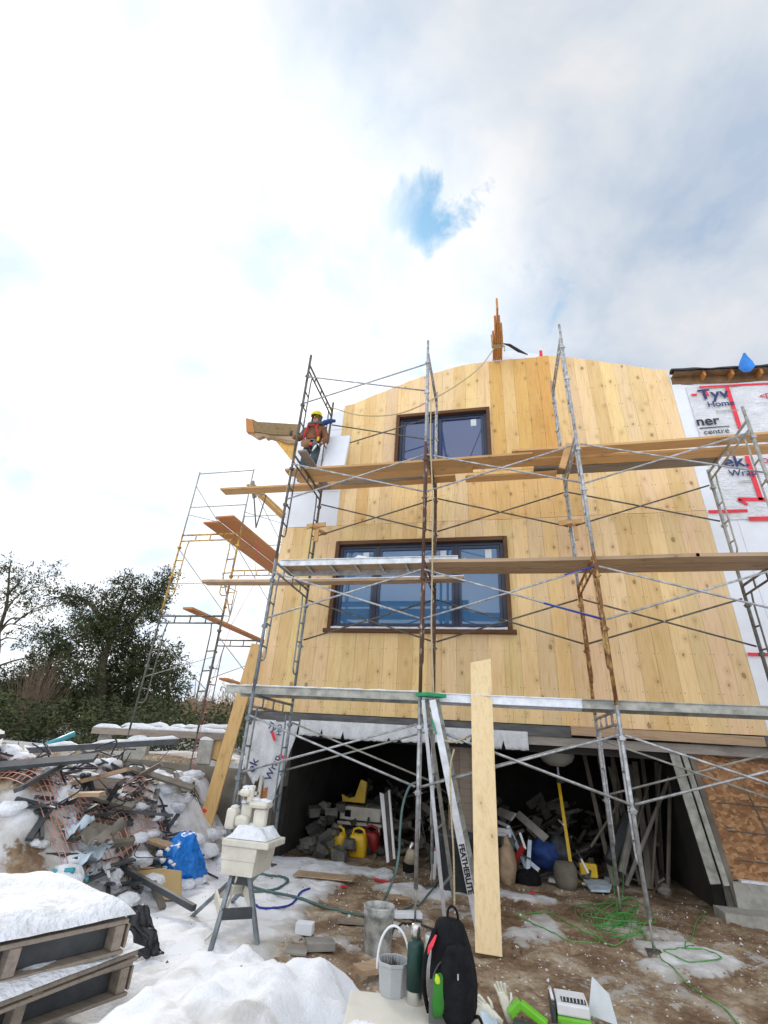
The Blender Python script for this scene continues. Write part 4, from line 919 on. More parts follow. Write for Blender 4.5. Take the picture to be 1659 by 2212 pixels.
# backpack
bp_=PZ(972,2192,SZ); bx0,by0=bp_.x+.015,bp_.y-.0
topz_=PY(972,1984,by0).z; H=topz_-SZ
bpk=empty('backpack',(bx0,by0,SZ),'black backpack standing beside the green flask','backpack')
def rr(cx,cy,z,a,b,n=28,e=3.0,off=(0,0),seed=0):
    out=[]
    for k in range(n):
        t=2*math.pi*k/n; c_,s_=math.cos(t),math.sin(t)
        x=a*math.copysign(abs(c_)**(2/e),c_); y=b*math.copysign(abs(s_)**(2/e),s_)
        w_=1+.07*noise.noise(V((c_*2,s_*2,z*9+seed)))+.035*noise.noise(V((c_*5,s_*5,z*30+seed)))
        out.append(V((cx+off[0]+x*w_,cy+off[1]+y*w_,z)))
    return out
prof=[(0,.095,.085,0),(.03,.108,.10,0),(.12,.114,.112,0),(.3,.116,.115,.002),(.5,.110,.108,.0),(.68,.098,.095,-.006),(.82,.086,.082,-.012),(.93,.074,.066,-.016),(.975,.060,.045,-.018),(1.0,.03,.02,-.02)]
pf=[]
for i in range(len(prof)-1):
    for k in range(3):
        t=k/3; pf.append(tuple(a*(1-t)+b*t for a,b in zip(prof[i],prof[i+1])))
pf.append(prof[-1])
MB().loft([rr(bx0,by0,SZ+.002+u*H,a,b,off=(o_,0)) for u,a,b,o_ in pf]).build('body',M['black'],bpk,smooth=True)
MB().loft([rr(bx0+.03,by0-.105+.02*abs(u-.35),SZ+.01+u*H,a,.05,off=(0,0),seed=5) for u,a in ((.02,.06),(.1,.078),(.35,.082),(.6,.074),(.74,.05),(.78,.01))]).build('front_pocket',M['black'],bpk,smooth=True)
MB().tube(catmull([(bx0-.028,by0,topz_-.02),(bx0-.022,by0,topz_+.035),(bx0+.0,by0,topz_+.05),(bx0+.022,by0,topz_+.03),(bx0+.032,by0,topz_-.02)],6),.006,6).build('grab_handle',M['black'],bpk,smooth=True)
MB().tube(catmull([(bx0-.085,by0-.06,SZ+.90*H),(bx0-.125,by0-.10,SZ+.6*H),(bx0-.13,by0-.09,SZ+.3*H),(bx0-.11,by0-.07,SZ+.06*H)],8),[.012]*25,6).build('shoulder_strap',M['black'],bpk,smooth=True)
MB().loft([[V((bx0-.080-.0,by0-.085,SZ+.86*H)),V((bx0-.070,by0-.095,SZ+.86*H)),V((bx0-.075,by0-.08,SZ+.86*H))],[V((bx0-.112,by0-.10,SZ+.74*H)),V((bx0-.085,by0-.118,SZ+.76*H)),V((bx0-.09,by0-.09,SZ+.76*H))],[V((bx0-.120,by0-.10,SZ+.66*H)),V((bx0-.112,by0-.112,SZ+.66*H)),V((bx0-.11,by0-.09,SZ+.66*H))]]).build('red_piping',M['red'],bpk)
MB().blob((bx0-.058,by0-.135,SZ+.30*H),.034,.02,.075,3,.35).build('green_bag',mat('green_cloth',(.03,.20,.02),.8,var=.25),bpk,smooth=True)
MB().blob((bx0-.062,by0-.14,SZ+.445*H),.018,.012,.020,5,.3).build('yellow_bag_end',mat('lime_cloth',(.55,.70,.02),.6,var=.1),bpk,smooth=True)
m_=MB(); m_.sheet(lambda u,v: V((bx0-.10+.075*u,by0-.148+.02*u+.006*math.sin(v*6),SZ+.01+.155*v)),5,6); m_.build('mesh_pocket',M['greyfab'],bpk,solid=.004)
m_=MB(); m_.tube(catmull([(bx0+.10,by0-.09,SZ+.10*H),(bx0+.13,by0-.12,SZ+.05),(bx0+.15,by0-.14,SZ+.008),(bx0+.10,by0-.16,SZ+.006)],6),.007,5); m_.build('strap_end',M['black'],bpk)
zp=[V((bx0-.02+.075*math.cos(t)*.9,by0-.128-.0*t,SZ+.36*H+.26*H*math.sin(t))) for t in [math.pi*k/14 for k in range(15)]]
MB().tube([p+V((0,.035*((p.z-SZ-.36*H)/(.26*H))**2,0)) for p in zp],.0035,5).build('zipper',M['greyfab'],bpk)
MB().box((bx0+.035,by0-.168,SZ+.50*H),(bx0+.042,by0-.15,SZ+.56*H)).build('zip_pull',M['steel'],bpk)
# small metal cup and blue cloth behind the flask
cp=PZ(930,2060,.30); cpb=empty('metal_cup',(cp.x,cp.y,gh(cp.x,cp.y)),'pale tapered tube between the flask and the backpack','tube')
MB().lathe((cp.x,cp.y,gh(cp.x,cp.y)),[(0,0),(.03,0),(.045,.42),(.04,.44),(.0,.42)],18,cap=False).build('tube',M['alu'],cpb,smooth=True)
# ================================================================ TOOLS AT THE BOTTOM EDGE
g1=PZ(1095,2195,.03); gl=empty('work_glove',(g1.x,g1.y,gh(g1.x,g1.y)),'pair of cream work gloves lying with the fingers up by the lime green tool','gloves')
def glove(c,s,rot,name='glove'):
    m_=MB(); c=V(c); d=V((math.sin(rot),.25,math.cos(rot))).normalized(); sd=V((math.cos(rot),0,-math.sin(rot)))
    m_.loft([[c+d*(u*.11*s)+sd*(.045*s*w_*math.cos(t))+V((0,.018*s*math.sin(t),0)) for t in [2*math.pi*k/12 for k in range(12)]] for u,w_ in ((-.9,.75),(0,.85),(.5,1),(1,.95),(1.1,.8))])
    for k,(o_,l) in enumerate(((-.033,.065),(-.011,.08),(.011,.075),(.033,.06))):
        a=c+d*(.115*s)+sd*o_*s; e=a+d*l*s+sd*(o_*.5*s)+V((0,-.01*k*s,0)); m_.tube([a-d*.02,a.lerp(e,.5)+V((0,.01*s,0)),e,e+d*.006*s],[.0145*s,.0145*s,.0135*s,.006*s],8)
    a=c+d*.02*s+sd*.040*s; m_.tube([a,a+sd*.03*s+d*.03*s,a+sd*.045*s+d*.075*s],[.014*s,.013*s,.009*s],8)
    return m_.build(name,M['glove'],gl,smooth=True)
gz=gh(g1.x,g1.y)
glove((g1.x-.0,g1.y,gz+.07),.75,-.35); glove((g1.x-.10,g1.y-.05,gz+.04),.75,-1.1)
t1=PZ(1120,2206,.03); tg=gh(t1.x,t1.y)
tl_=empty('angle_bracket_tool',(t1.x,t1.y,tg),'lime green hand tool lying in front of the gloves','tool')
m_=MB(); m_.bar((t1.x-.06,t1.y,tg+.05),(t1.x+.02,t1.y+.02,tg+.12),.06,.05); m_.bar((t1.x+.02,t1.y+.02,tg+.11),(t1.x+.19,t1.y-.03,tg+.04),.06,.045); m_.build('green_body',M['lime'],tl_,bevel=.008)
m_=MB(); m_.bar((t1.x-.04,t1.y-.06,tg+.02),(t1.x+.14,t1.y-.08,tg+.02),.08,.05); m_.build('grip',M['darkpl'],tl_,bevel=.012)
t2=PZ(1232,2200,.03); tg2=gh(t2.x,t2.y)
tb=empty('battery_charger',(t2.x,t2.y,tg2),'white and lime charger box with dark vents near the bottom edge','charger')
m_=MB(); m_.box((t2.x-.10,t2.y-.13,tg2+.0),(t2.x+.13,t2.y+.14,tg2+.07)); m_.build('casing',M['lime'],tb,bevel=.02)
m_=MB(); m_.box((t2.x-.095,t2.y-.135,tg2+.071),(t2.x+.125,t2.y+.125,tg2+.135)); m_.build('white_top',M['white'],tb,bevel=.01)
m_=MB(); m_.box((t2.x-.135,t2.y-.13,tg2+.01),(t2.x-.105,t2.y+.12,tg2+.13)); m_.build('dark_side',M['darkpl'],tb,bevel=.01)
m_=MB(); m_.box((t2.x-.06,t2.y-.10,tg2+.136),(t2.x+.11,t2.y-.02,tg2+.139)); m_.build('vent_panel',M['darkpl'],tb)
for k in range(7): MB().bar((t2.x-.05+k*.024,t2.y-.098,tg2+.142),(t2.x-.045+k*.024,t2.y-.022,tg2+.142),.006,.004).build('vent_slat',M['white'],tb)
m_=MB(); m_.tube([(t2.x-.12,t2.y-.1,tg2+.14),(t2.x-.125,t2.y,tg2+.155),(t2.x-.12,t2.y+.1,tg2+.14)],.012,6); m_.build('carry_handle',M['white'],tb,smooth=True)
q=PZ(1290,2195,.05); 
ps=MB(); ps.add([q+V((-.06,0,0)),q+V((.12,-.1,.0)),q+V((.10,.0,.13)),q+V((.0,.06,.20))],[(0,1,2,3)]); tag(ps.build('plastic_sheet',M['film'],solid=.004),'crumpled clear plastic sheet right of the charger box','plastic sheet')
q=PZ(1025,2200,.02); ps=MB(); ps.sheet(lambda u,v: V((q.x-.14+.30*u,q.y-.25+.35*v,gh(q.x-.14+.3*u,q.y-.25+.35*v)+.03+.05*noise.noise(V((u*4,v*4,7))))),14,14); tag(ps.build('plastic_sheet',M['insul'],smooth=True,solid=.004),'pale blue crumpled plastic right of the backpack','plastic sheet')
# ================================================================ CORDS AND HOSES ON THE GROUND
def gpath(pts,lift=.012,z=0.0):
    out=[]
    for p in pts:
        q=PZ(p[0],p[1],z); zz=p[2] if len(p)>2 else 0
        out.append(V((q.x,q.y,gh(q.x,q.y)+lift+zz)))
    out=catmull(out,7); return [V((p.x,p.y,max(p.z,gh(p.x,p.y)+lift*.8))) for p in out]
def cord(name,pts,r,m,label,cat,**k): return tag(MB().tube(gpath(pts,r*.9,**k),r,6).build(name,M[m],smooth=True),label,cat)
cord('hose',[(556,1893),(582,1895),(608,1901),(621,1912),(610,1920),(590,1929),(560,1931),(530,1930),(505,1925)],.016,'hose','grey green hose curled into a loop right of the tile saw','hose')
cord('hose',[(520,1908),(549,1921),(590,1938),(643,1953),(710,1965),(769,1976),(800,1980)],.016,'hose','long grey green hose running from the tile saw to the bucket','hose')
cord('hose',[(540,1958),(558,1963),(596,1972),(631,1962),(649,1938),(668,1931)],.012,'bluest','dark blue hose bent below the long green hose','hose')
tag(MB().tube(catmull([PY(899,1690,.0),PY(884,1700,-.05),PY(870,1741,-.1),PY(864,1798,-.2),PY(862,1839,-.25),PY(854,1887,-.35),PY(834,1936,-.6),PZ(826,1950,.05)],8),.015,8).build('hose',M['hose'],smooth=True),'green hose hanging from the centre scaffold brace to the bucket','hose')
cord('cable',[(958,1885),(945,1912),(927,1936),(904,1953),(880,1966),(854,1977)],.012,'hose','dark hose bending past the foot of the centre post','hose')
tag(MB().tube(catmull([PY(905,1730,.6),PY(912,1780,.5),PY(922,1830,.5),PZ(932,1880,.05)],8),.007,6).build('cable',M['cable'],smooth=True),'thin grey cable dropping behind the centre post','cable')
cord('cable',[(815,2038),(840,2028),(862,2006),(900,1996),(940,2000)],.010,'cable','black cable arching behind the pail and the flask','cable')
cord('cord',[(1118,1979),(1140,1974),(1185,1974),(1218,1986),(1240,2002),(1270,2012),(1298,2022),(1292,2034),(1265,2040),(1225,2032),(1180,2015),(1150,2000),(1118,1984)],.006,'greencord','bright green cord lying in a long loop right of the upright board','cord')
coil=[]; 
for k in range(85):
    t=k*.83; rr_=38+22*math.sin(k*.37)+10*math.sin(k*1.3); coil.append((1335+rr_*(1.05+.5*math.sin(k*.53))*math.cos(t)+22*math.sin(k*.41),1992+rr_*(.55+.3*math.cos(k*.71))*math.sin(t)+16*math.cos(k*.37),.07*abs(math.sin(k*.9))))
coil[0:0]=[(1298,2022),(1290,2000)]
cord('cord',coil+[(1380,2010),(1398,2028),(1410,2040),(1429,2075),(1453,2098),(1481,2120),(1508,2142),(1534,2162),(1566,2184),(1600,2220)],.0055,'greencord','tangled bright green cord in a heap with one end running to the bottom right','cord')
cord('cord',[(1336,1985,.05),(1331,1950,.22),(1334,1918,.40),(1348,1914,.42),(1353,1935,.25),(1345,1960,.06)],.0055,'greencord','green cord standing up in a hoop above the tangle','cord')
cord('cord',[(1516,1915,.1),(1527,1940),(1530,1967),(1508,1992),(1495,2020),(1481,2050),(1520,2058),(1556,2075),(1558,2086),(1530,2092),(1490,2088),(1460,2072),(1435,2062),(1460,2056),(1500,2045)],.0055,'greencord','dull green cord crossing the mud by the stem wall at the right','cord')
cord('cable',[(300,1905),(345,1900),(395,1898),(440,1899),(470,1903)],.010,'cable','black cable lying on the snow under the red connector','cable')
def gp(px,py,z=0): q=PZ(px,py,z); return V((q.x,q.y,gh(q.x,q.y)))
for (x,y,lab) in ((508,1897,'red plug connector by the legs of the tile saw'),(420,1860,'red plug lying at the foot of the leaning board')):
    q=gp(x,y); MB().box((0,0,0),(0,0,0)); m_=MB(); m_.blob(q+V((0,0,.03)),.06,.05,.04,x,.2); tag(m_.build('red_plug',M['red'],smooth=True),lab,'plug')
for (x,y,pts,lab) in ((835,1905,((-.18,.06),(-.08,-.02),(.02,-.03),(.10,.07)),'bent strip of red tape on the ground before the garage'),(742,1920,((-.04,0),(.04,.02)),'small red scrap on the mud'),(1150,1940,((-.04,0),(.06,.01)),'red tape scrap right of the upright board')):
    q=gp(x,y); m_=MB()
    for a,b in zip(pts,pts[1:]): m_.bar(q+V((a[0],a[1],.03)),q+V((b[0],b[1],.02)),.07,.008)
    tag(m_.build('red_tape_scrap',M['red']),lab,'tape scrap')
# snow block, boards and cardboard scraps on the mud
def scrap(px,py,w_,d_,h_,rot,m,label,cat,name='scrap_board',z=0,tilt=0):
    q=gp(px,py); c_,s_=math.cos(rot),math.sin(rot); m_=MB()
    P=lambda a,b,z_: q+V((a*c_-b*s_,a*s_+b*c_,z_+z+tilt*a+.012))
    m_.add([P(-w_,-d_,0),P(w_,-d_,0),P(w_,d_,0),P(-w_,d_,0),P(-w_,-d_,h_),P(w_,-d_,h_),P(w_,d_,h_),P(-w_,d_,h_)],[(3,2,1,0),(4,5,6,7),(0,1,5,4),(1,2,6,5),(2,3,7,6),(3,0,4,7)])
    return tag(m_.build(name,M[m],bevel=.004),label,cat)
scrap(657,2018,.085,.06,.09,.1,'foam','white foam block alone on the mud left of the bucket','foam block','foam_block')
scrap(700,1905,.42,.16,.012,.1,'cardboard','brown board lying flat before the garage, its corner curled up','board')
scrap(860,1935,.14,.12,.02,.6,'cardboard','tan cardboard square beside the centre scaffold post','cardboard')
scrap(765,1995,.18,.05,.03,.2,'plank_grey','pale thin board left of the bucket','board')
scrap(880,1985,.16,.06,.05,.4,'foam','white offcut right of the bucket','offcut',name='offcut')
scrap(800,2120,.13,.08,.04,.8,'plank_old','snowy wooden offcut left of the pail','offcut',z=.05,name='offcut')
scrap(640,2060,.10,.10,.02,.2,'conc','grey flat stone in the mud below the foam block','stone',name='stone')
scrap(690,2052,.13,.09,.06,.5,'conc','round grey lump in the mud left of the bucket','stone',name='stone')
# crumbs of snow, gravel and splinters
R2=random.Random(3); cr1=MB(); cr2=MB()
for k in range(4200):
    x=R2.uniform(-.6,8.2); y=R2.uniform(-3.2,2.6) if R2.random()<.8 else R2.uniform(-1,4)
    if y>2.2 and (x<0 or x>6.1): continue
    if snowm(x,y)>.62 and R2.random()<.85: continue
    s=R2.choice([.006,.008,.01,.012,.02]) *R2.uniform(.7,1.3); z=gh(x,y); t=cr1 if R2.random()<.35 else cr2
    a=R2.uniform(0,6.28); c=V((x,y,z)); pts=[c+V((s*math.cos(a+q*2.1)*R2.uniform(.6,1.4),s*math.sin(a+q*2.1)*R2.uniform(.6,1.4),-s*.3)) for q in range(3)]; tpp=c+V((R2.uniform(-.4,.4)*s,R2.uniform(-.4,.4)*s,s*R2.uniform(.5,1.1)))
    t.add(pts+[tpp],[(0,1,3),(1,2,3),(2,0,3),(0,2,1)])
tag(cr1.build('snow_crumbs',M['snow']),'crumbs of snow scattered over the mud','snow crumbs',kind='stuff')
tag(cr2.build('gravel',mat('gravel',(.20,.15,.11),.9,var=.5,scale=3)),'gravel and splinters scattered over the mud','gravel',kind='stuff')
#@@LEFT
# ================================================================ GARAGE CONTENTS
def can(px,py,Y,m,label,h=.42,w_=.15):
    q=PY(px,py,Y); q=V((q.x,q.y,gh(q.x,q.y)+.0)); r_=empty('fuel_can',q,label,'fuel can','fuel cans in the garage')
    def rg(u,a,b): return [V((q.x+a*math.copysign(abs(math.cos(t))**.6,math.cos(t)),q.y+b*math.copysign(abs(math.sin(t))**.6,math.sin(t)),q.z+u*h)) for t in [2*math.pi*k/20 for k in range(20)]]
    MB().loft([rg(0,w_,.11),rg(.03,w_*1.05,.12),rg(.55,w_*1.05,.12),rg(.72,w_*.95,.11),rg(.80,w_*.7,.09)]).build('body',m,r_,smooth=True)
    MB().tube([(q.x-w_*.75,q.y,q.z+h*.72),(q.x-w_*.6,q.y,q.z+h*.93),(q.x,q.y,q.z+h),(q.x+w_*.6,q.y,q.z+h*.93),(q.x+w_*.85,q.y,q.z+h*.68)],.022,8).build('handle',m,r_,smooth=True)
    MB().tube([(q.x+.02,q.y,q.z+h*.78),(q.x+.02,q.y,q.z+h*.90)],.03,10).build('cap',M['black'],r_)
can(727,1840,3.0,M['yellow'],'yellow fuel can, the left one of two in the garage'); can(772,1845,3.05,M['yellow'],'yellow fuel can in the middle, in front of the red can'); can(800,1835,3.45,M['redpl'],'dark red fuel can half hidden behind the yellow one')
tb=empty('workbench',PY(788,1800,4.0),'pale workbench with dark socket in the back of the left garage bay','workbench')
a,b=PY(742,1738,3.9),PY(828,1738,3.9)
bx('top',(a.x,3.7,a.z-.22),(b.x,4.3,a.z),M['cream'],.01,tb); bx('shelf',(a.x-.03,3.68,a.z-.30),(b.x+.03,4.3,a.z-.25),M['cream'],.005,tb)
bx('socket',(a.x+.10,3.69,a.z-.17),(a.x+.22,3.699,a.z-.06),M['black'],0,tb)
for x in (a.x+.03,b.x-.03): bx('leg',(x-.025,3.72,gh(x,3.72)),(x+.025,3.77,a.z-.30),M['cream'],0,tb)
q=PY(765,1735,3.9); yb=MB(); yb.add([q+V((-.22,0,.02)),q+V((.22,0,.02)),q+V((.24,.02,.38)),q+V((.12,0,.42)),q+V((.02,0,.12)),q+V((-.1,0,.08)),q+V((-.26,0,.14))],[(0,1,2,3,4,5,6)]); tag(yb.build('yellow_tray',M['yellow'],solid=.12),'broken yellow plastic tray on the workbench','tray')
fp=empty('folded_panel',PY(840,1865,2.9),'white folded panel leaning in the dark left of the centre post','panel')
MB().poly([PY(820,1712,3.0),PY(829,1716,3.0),PY(841,1862,2.6),PY(835,1864,2.6)],.05).build('panel_leaf',M['white'],fp); MB().poly([PY(838,1708,3.1),PY(842,1706,3.1),PY(854,1855,2.7),PY(849,1856,2.7)],.05).build('panel_leaf',M['white'],fp)
MB().poly([PY(829,1716,3.02),PY(838,1708,3.12),PY(849,1856,2.72),PY(841,1860,2.62)],.02).build('panel_web',M['concd'],fp)
wl=empty('work_lamp',gp(885,1882),'cream site lamp standing by the foot of the centre post','lamp')
q=V(wl['org'])
MB().lathe(q,[(0,0),(.11,0),(.12,.10),(0,.10)],20,cap=False).build('base',M['black'],wl); MB().lathe(q+V((0,0,.10)),[(0,.0),(.10,0),(.085,.16),(.06,.19),(.0,.19)],20,V((.2,0,1)),cap=False).build('housing',mat('tan_enamel',(.50,.42,.30),.5,var=.15),wl,smooth=True); MB().lathe(q+V((.0,0,.29)),[(.03,0),(.035,.10),(0,.11)],14,V((.4,0,1)),cap=False).build('bulb_guard',M['steel'],wl,smooth=True)
bn=empty('dark_bin',PZ(985,1925,0),'large dark grey bin behind the stepladder','bin'); q=V(bn['org'])
MB().lathe(q,[(0,0),(.22,0),(.26,.62),(.29,.63),(.29,.68),(.25,.68),(.21,.05),(0,.04)],28,cap=False).build('tub',M['darkpl'],bn,smooth=True); MB().blob(q+V((0,0,.52)),.22,.22,.10,4).build('rubbish',M['black'],bn,smooth=True)
m_=MB(); m_.blob(gp(944,1880)+V((0,0,.16)),.09,.1,.17,8,.4); tag(m_.build('insulation_wad',mat('pink_insulation',(.45,.20,.24),.9,var=.2,bump=.6),smooth=True),'pink insulation wad wedged between the post and the bin','insulation')
MB_=MB(); MB_.poly([PY(936,1840,2.0),PY(946,1838,2.0),PY(940,1900,2.0),PY(928,1905,2.0)],.06); tag(MB_.build('white_board',M['white']),'white offcut standing behind the centre post foot','offcut')
# broken block heap in the left bay
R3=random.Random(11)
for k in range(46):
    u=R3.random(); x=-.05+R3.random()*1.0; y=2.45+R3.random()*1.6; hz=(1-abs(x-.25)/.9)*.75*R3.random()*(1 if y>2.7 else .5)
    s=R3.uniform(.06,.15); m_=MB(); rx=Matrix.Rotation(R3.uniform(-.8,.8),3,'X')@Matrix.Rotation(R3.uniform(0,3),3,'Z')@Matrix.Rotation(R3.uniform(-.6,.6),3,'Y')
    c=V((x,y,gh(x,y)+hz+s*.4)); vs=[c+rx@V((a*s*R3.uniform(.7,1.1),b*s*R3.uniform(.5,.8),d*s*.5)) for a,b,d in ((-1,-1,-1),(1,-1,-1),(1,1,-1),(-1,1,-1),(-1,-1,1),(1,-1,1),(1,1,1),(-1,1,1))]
    m_.add(vs,[(3,2,1,0),(4,5,6,7),(0,1,5,4),(1,2,6,5),(2,3,7,6),(3,0,4,7)]); tag(m_.build('block_chunk',M['shadeblock'],bevel=.008),'broken grey block chunk in the heap inside the left garage bay','rubble','broken block chunks heaped in the garage')
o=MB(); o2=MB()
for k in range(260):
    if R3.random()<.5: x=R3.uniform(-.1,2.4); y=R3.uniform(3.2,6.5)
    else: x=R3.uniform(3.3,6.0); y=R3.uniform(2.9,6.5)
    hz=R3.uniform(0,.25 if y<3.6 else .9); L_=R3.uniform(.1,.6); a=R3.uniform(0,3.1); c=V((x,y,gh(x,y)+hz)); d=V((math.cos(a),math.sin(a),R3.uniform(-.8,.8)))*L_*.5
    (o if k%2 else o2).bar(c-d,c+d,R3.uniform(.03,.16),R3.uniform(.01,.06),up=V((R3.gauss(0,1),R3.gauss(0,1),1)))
tag(o.build('garage_scrap',M['shadeblock']),'jumbled scrap deep inside the garage','scrap',kind='stuff'); tag(o2.build('garage_boards',M['concd']),'dim broken boards piled deep inside the garage','scrap',kind='stuff')  # dark colours carry the shade of the garage interior
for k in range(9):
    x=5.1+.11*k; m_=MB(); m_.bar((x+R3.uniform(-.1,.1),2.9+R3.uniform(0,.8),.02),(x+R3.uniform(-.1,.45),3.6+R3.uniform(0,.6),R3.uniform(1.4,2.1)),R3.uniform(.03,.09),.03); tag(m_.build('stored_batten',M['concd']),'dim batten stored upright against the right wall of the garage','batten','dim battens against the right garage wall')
# right bay: white offcuts
def Zp(a,b): return 1026+a*.2604,1566+b*.2604
st=[((185,800),(275,845),.05,'white','short white strip at the top of the offcut heap'),((190,870),(290,885),.06,'white','white strip lying level near the top of the offcut heap'),((190,905),(298,918),.05,'white','thin white strip below the level one in the offcut heap'),((275,840),(455,1245),.06,'insul','long pale blue strip slanting through the offcut heap'),((372,895),(418,1030),.035,'white','small white stick standing in the offcut heap'),((455,955),(440,1200),.06,'insul','pale strip standing upright in the offcut heap'),((440,1130),(530,1205),.06,'insul','short pale strip lying right in the offcut heap'),((350,735),(590,945),.12,'conc','wide grey board leaning at the back of the offcut heap'),((190,715),(320,765),.14,'conc','grey board end sticking out left of the offcut heap'),((620,1385),(808,1410),.06,'white','white strip on the floor before the offcut heap'),((440,1380),(545,1352),.02,'white','thin white lath on the snow by the offcut heap'),((330,1060),(460,1110),.02,'darkpl','dark rod crossing the offcut heap'),((540,1310),(670,1250),.02,'darkpl','dark stick lying on the garage floor'),((875,1105),(940,1230),.03,'white','white stick leaning on the yellow tray at the right'),((695,790),(735,825),.03,'cream','pale stick behind the yellow pole'),((840,1040),(880,1110),.02,'darkpl','dark stub behind the yellow pole'),((900,1430),(1035,1445),.03,'white','thin white strip in front of the white sheet'),((300,1170),(400,1010),.08,'redpl','faded red strip under the pale strips')]
for a,b,w_,m,lab in st:
    Ya=2.75 if a[1]<1000 else 2.6; Yb=2.45
    pa,pb=PY(*Zp(*a),3.1 if a[1]<860 else 2.7),PY(*Zp(*b),2.6)
    pa.z=max(pa.z,.05); pb.z=max(pb.z,.04)
    m_=MB(); m_.bar(pa,pb,w_,.025,up=V((.1,-1,.3))); tag(m_.build('offcut_strip',M[m],bevel=.002),lab,'offcut','white offcuts heaped in the right garage bay')
def lump(px,py,Y,rx,ry,rz,m,label,cat,name,seed=1,amp=.35): 
    q=PY(px,py,Y); m_=MB(); m_.blob(q,rx,ry,rz,seed,amp,20,12); return tag(m_.build(name,M[m],smooth=True),label,cat)
lump(*Zp(570,1075),3.0,.22,.2,.20,'bluefab','dark blue cloth crumpled beside the offcut heap','cloth','blue_cloth',2)
lump(*Zp(440,1300),2.6,.20,.2,.16,'black','black bin bag slumped under the pale strips','bin bag','black_bag',3)
lump(*Zp(255,1180),2.5,.15,.2,.34,'cardboard','dusty brown sack behind the upright board','sack','brown_sack',4)
lump(*Zp(270,980),2.7,.12,.12,.14,'greyfab','grey cloth on top of the brown sack','cloth','grey_cloth',5)
lump(*Zp(690,1080),3.2,.18,.2,.25,'darkpl','dark sack behind the yellow pole','sack','dark_sack',6)
m_=MB(); q=PY(*Zp(757,1300),2.5); m_.lathe((q.x,q.y,gh(q.x,q.y)),[(0,0),(.14,0),(.17,.12),(.165,.25),(.13,.33),(0,.34)],24,cap=False); tag(m_.build('stone_drum',M['concd'],smooth=True),'rounded grey drum on the garage floor left of the white sheet','drum')
scrap(*Zp(705,1190),.13,.10,.10,.4,'white','white box on the garage floor right of the offcut heap','box',name='white_box')
m_=MB(); q=PY(*Zp(950,1210),2.9); m_.box(q+V((-.14,0,-.09)),q+V((.12,.12,.09))); tag(m_.build('yellow_tray',M['yellow'],bevel=.02),'yellow plastic tray at the right of the garage floor','tray')
sh=[PY(*Zp(*p),y) for p,y in (((890,1335),3.0),((1085,1310),3.0),((1135,1345),2.6),((1120,1400),2.3),((970,1440),2.2))]
for s_ in sh: s_.z=max(.05,s_.z)
m_=MB(); m_.poly(sh,.03,V((0,0,1))); tag(m_.build('white_sheet',M['insul'],bevel=.004),'pale blue white sheet flat on the garage floor','sheet')
m_=MB(); a,b=PY(*Zp(830,1290),3.0),PY(*Zp(1090,1312),3.1); m_.bar(a,b,.07,.04); tag(m_.build('yellow_batten',M['yellowwood']),'yellow batten lying behind the white sheet','batten')
scrap(1326,1907,.10,.10,.06,.9,'insul','white wedge by the back scaffold foot','offcut',name='offcut')
lv=empty('yellow_pole',PY(*Zp(793,1150),2.9),'yellow pole standing under the round pale tank','pole')
MB().bar(PY(*Zp(693,470),3.3),PY(*Zp(793,1150),2.8),.05,.03,up=V((0,-1,0))).build('shaft',M['yellow'],lv); MB().bar(PY(*Zp(685,350),3.35),PY(*Zp(696,470),3.3),.03,.03,up=V((0,-1,0))).build('tip',M['alu'],lv); MB().lathe(PY(*Zp(710,450),3.25),[(0,-.07),(.07,-.05),(.08,0),(.06,.05),(0,.06)],14,cap=False).build('clamp',M['darkpl'],lv)
q=PY(*Zp(672,215),3.2); m_=MB(); m_.lathe((q.x,q.y,q.z-.25),[(0,0),(.12,.01),(.25,.08),(.30,.17),(.30,.30),(.26,.42),(0,.45)],32,cap=False); tag(m_.build('round_tank',mat('dull_white_enamel',(.42,.42,.38),.5,var=.12,scale=2),smooth=True),'round pale tank hanging under the garage ceiling','tank')
for a,b,r_,m,lab in (((1640,370),(1255,1335),.030,'conc','pale batten leaning across the right garage bay'),((1350,620),(1215,1230),.06,'conc','thick grey pipe leaning behind the back scaffold post'),((1270,760),(1120,1140),.09,'darkpl','dark grey duct leaning left of the grey pipe'),((1540,330),(1470,1330),.02,'concd','dark pipe leaning near the door track'),((1620,420),(1600,1400),.03,'concd','dark batten standing near the door track'),((1440,500),(1330,900),.02,'concd','dark rod leaning deep in the right bay'),((1200,640),(960,1010),.02,'concd','dark rod slanting low in the right bay')):
    m_=MB(); m_.tube([PY(*Zp(*a),3.4),PY(*Zp(*b),3.0)],r_,8); tag(m_.build('leaning_batten',M[m]),lab,'batten')
lump(*Zp(1570,1370),2.9,.10,.1,.08,'conc','small rubble lump at the foot of the door track','rubble','rubble_lump',9)
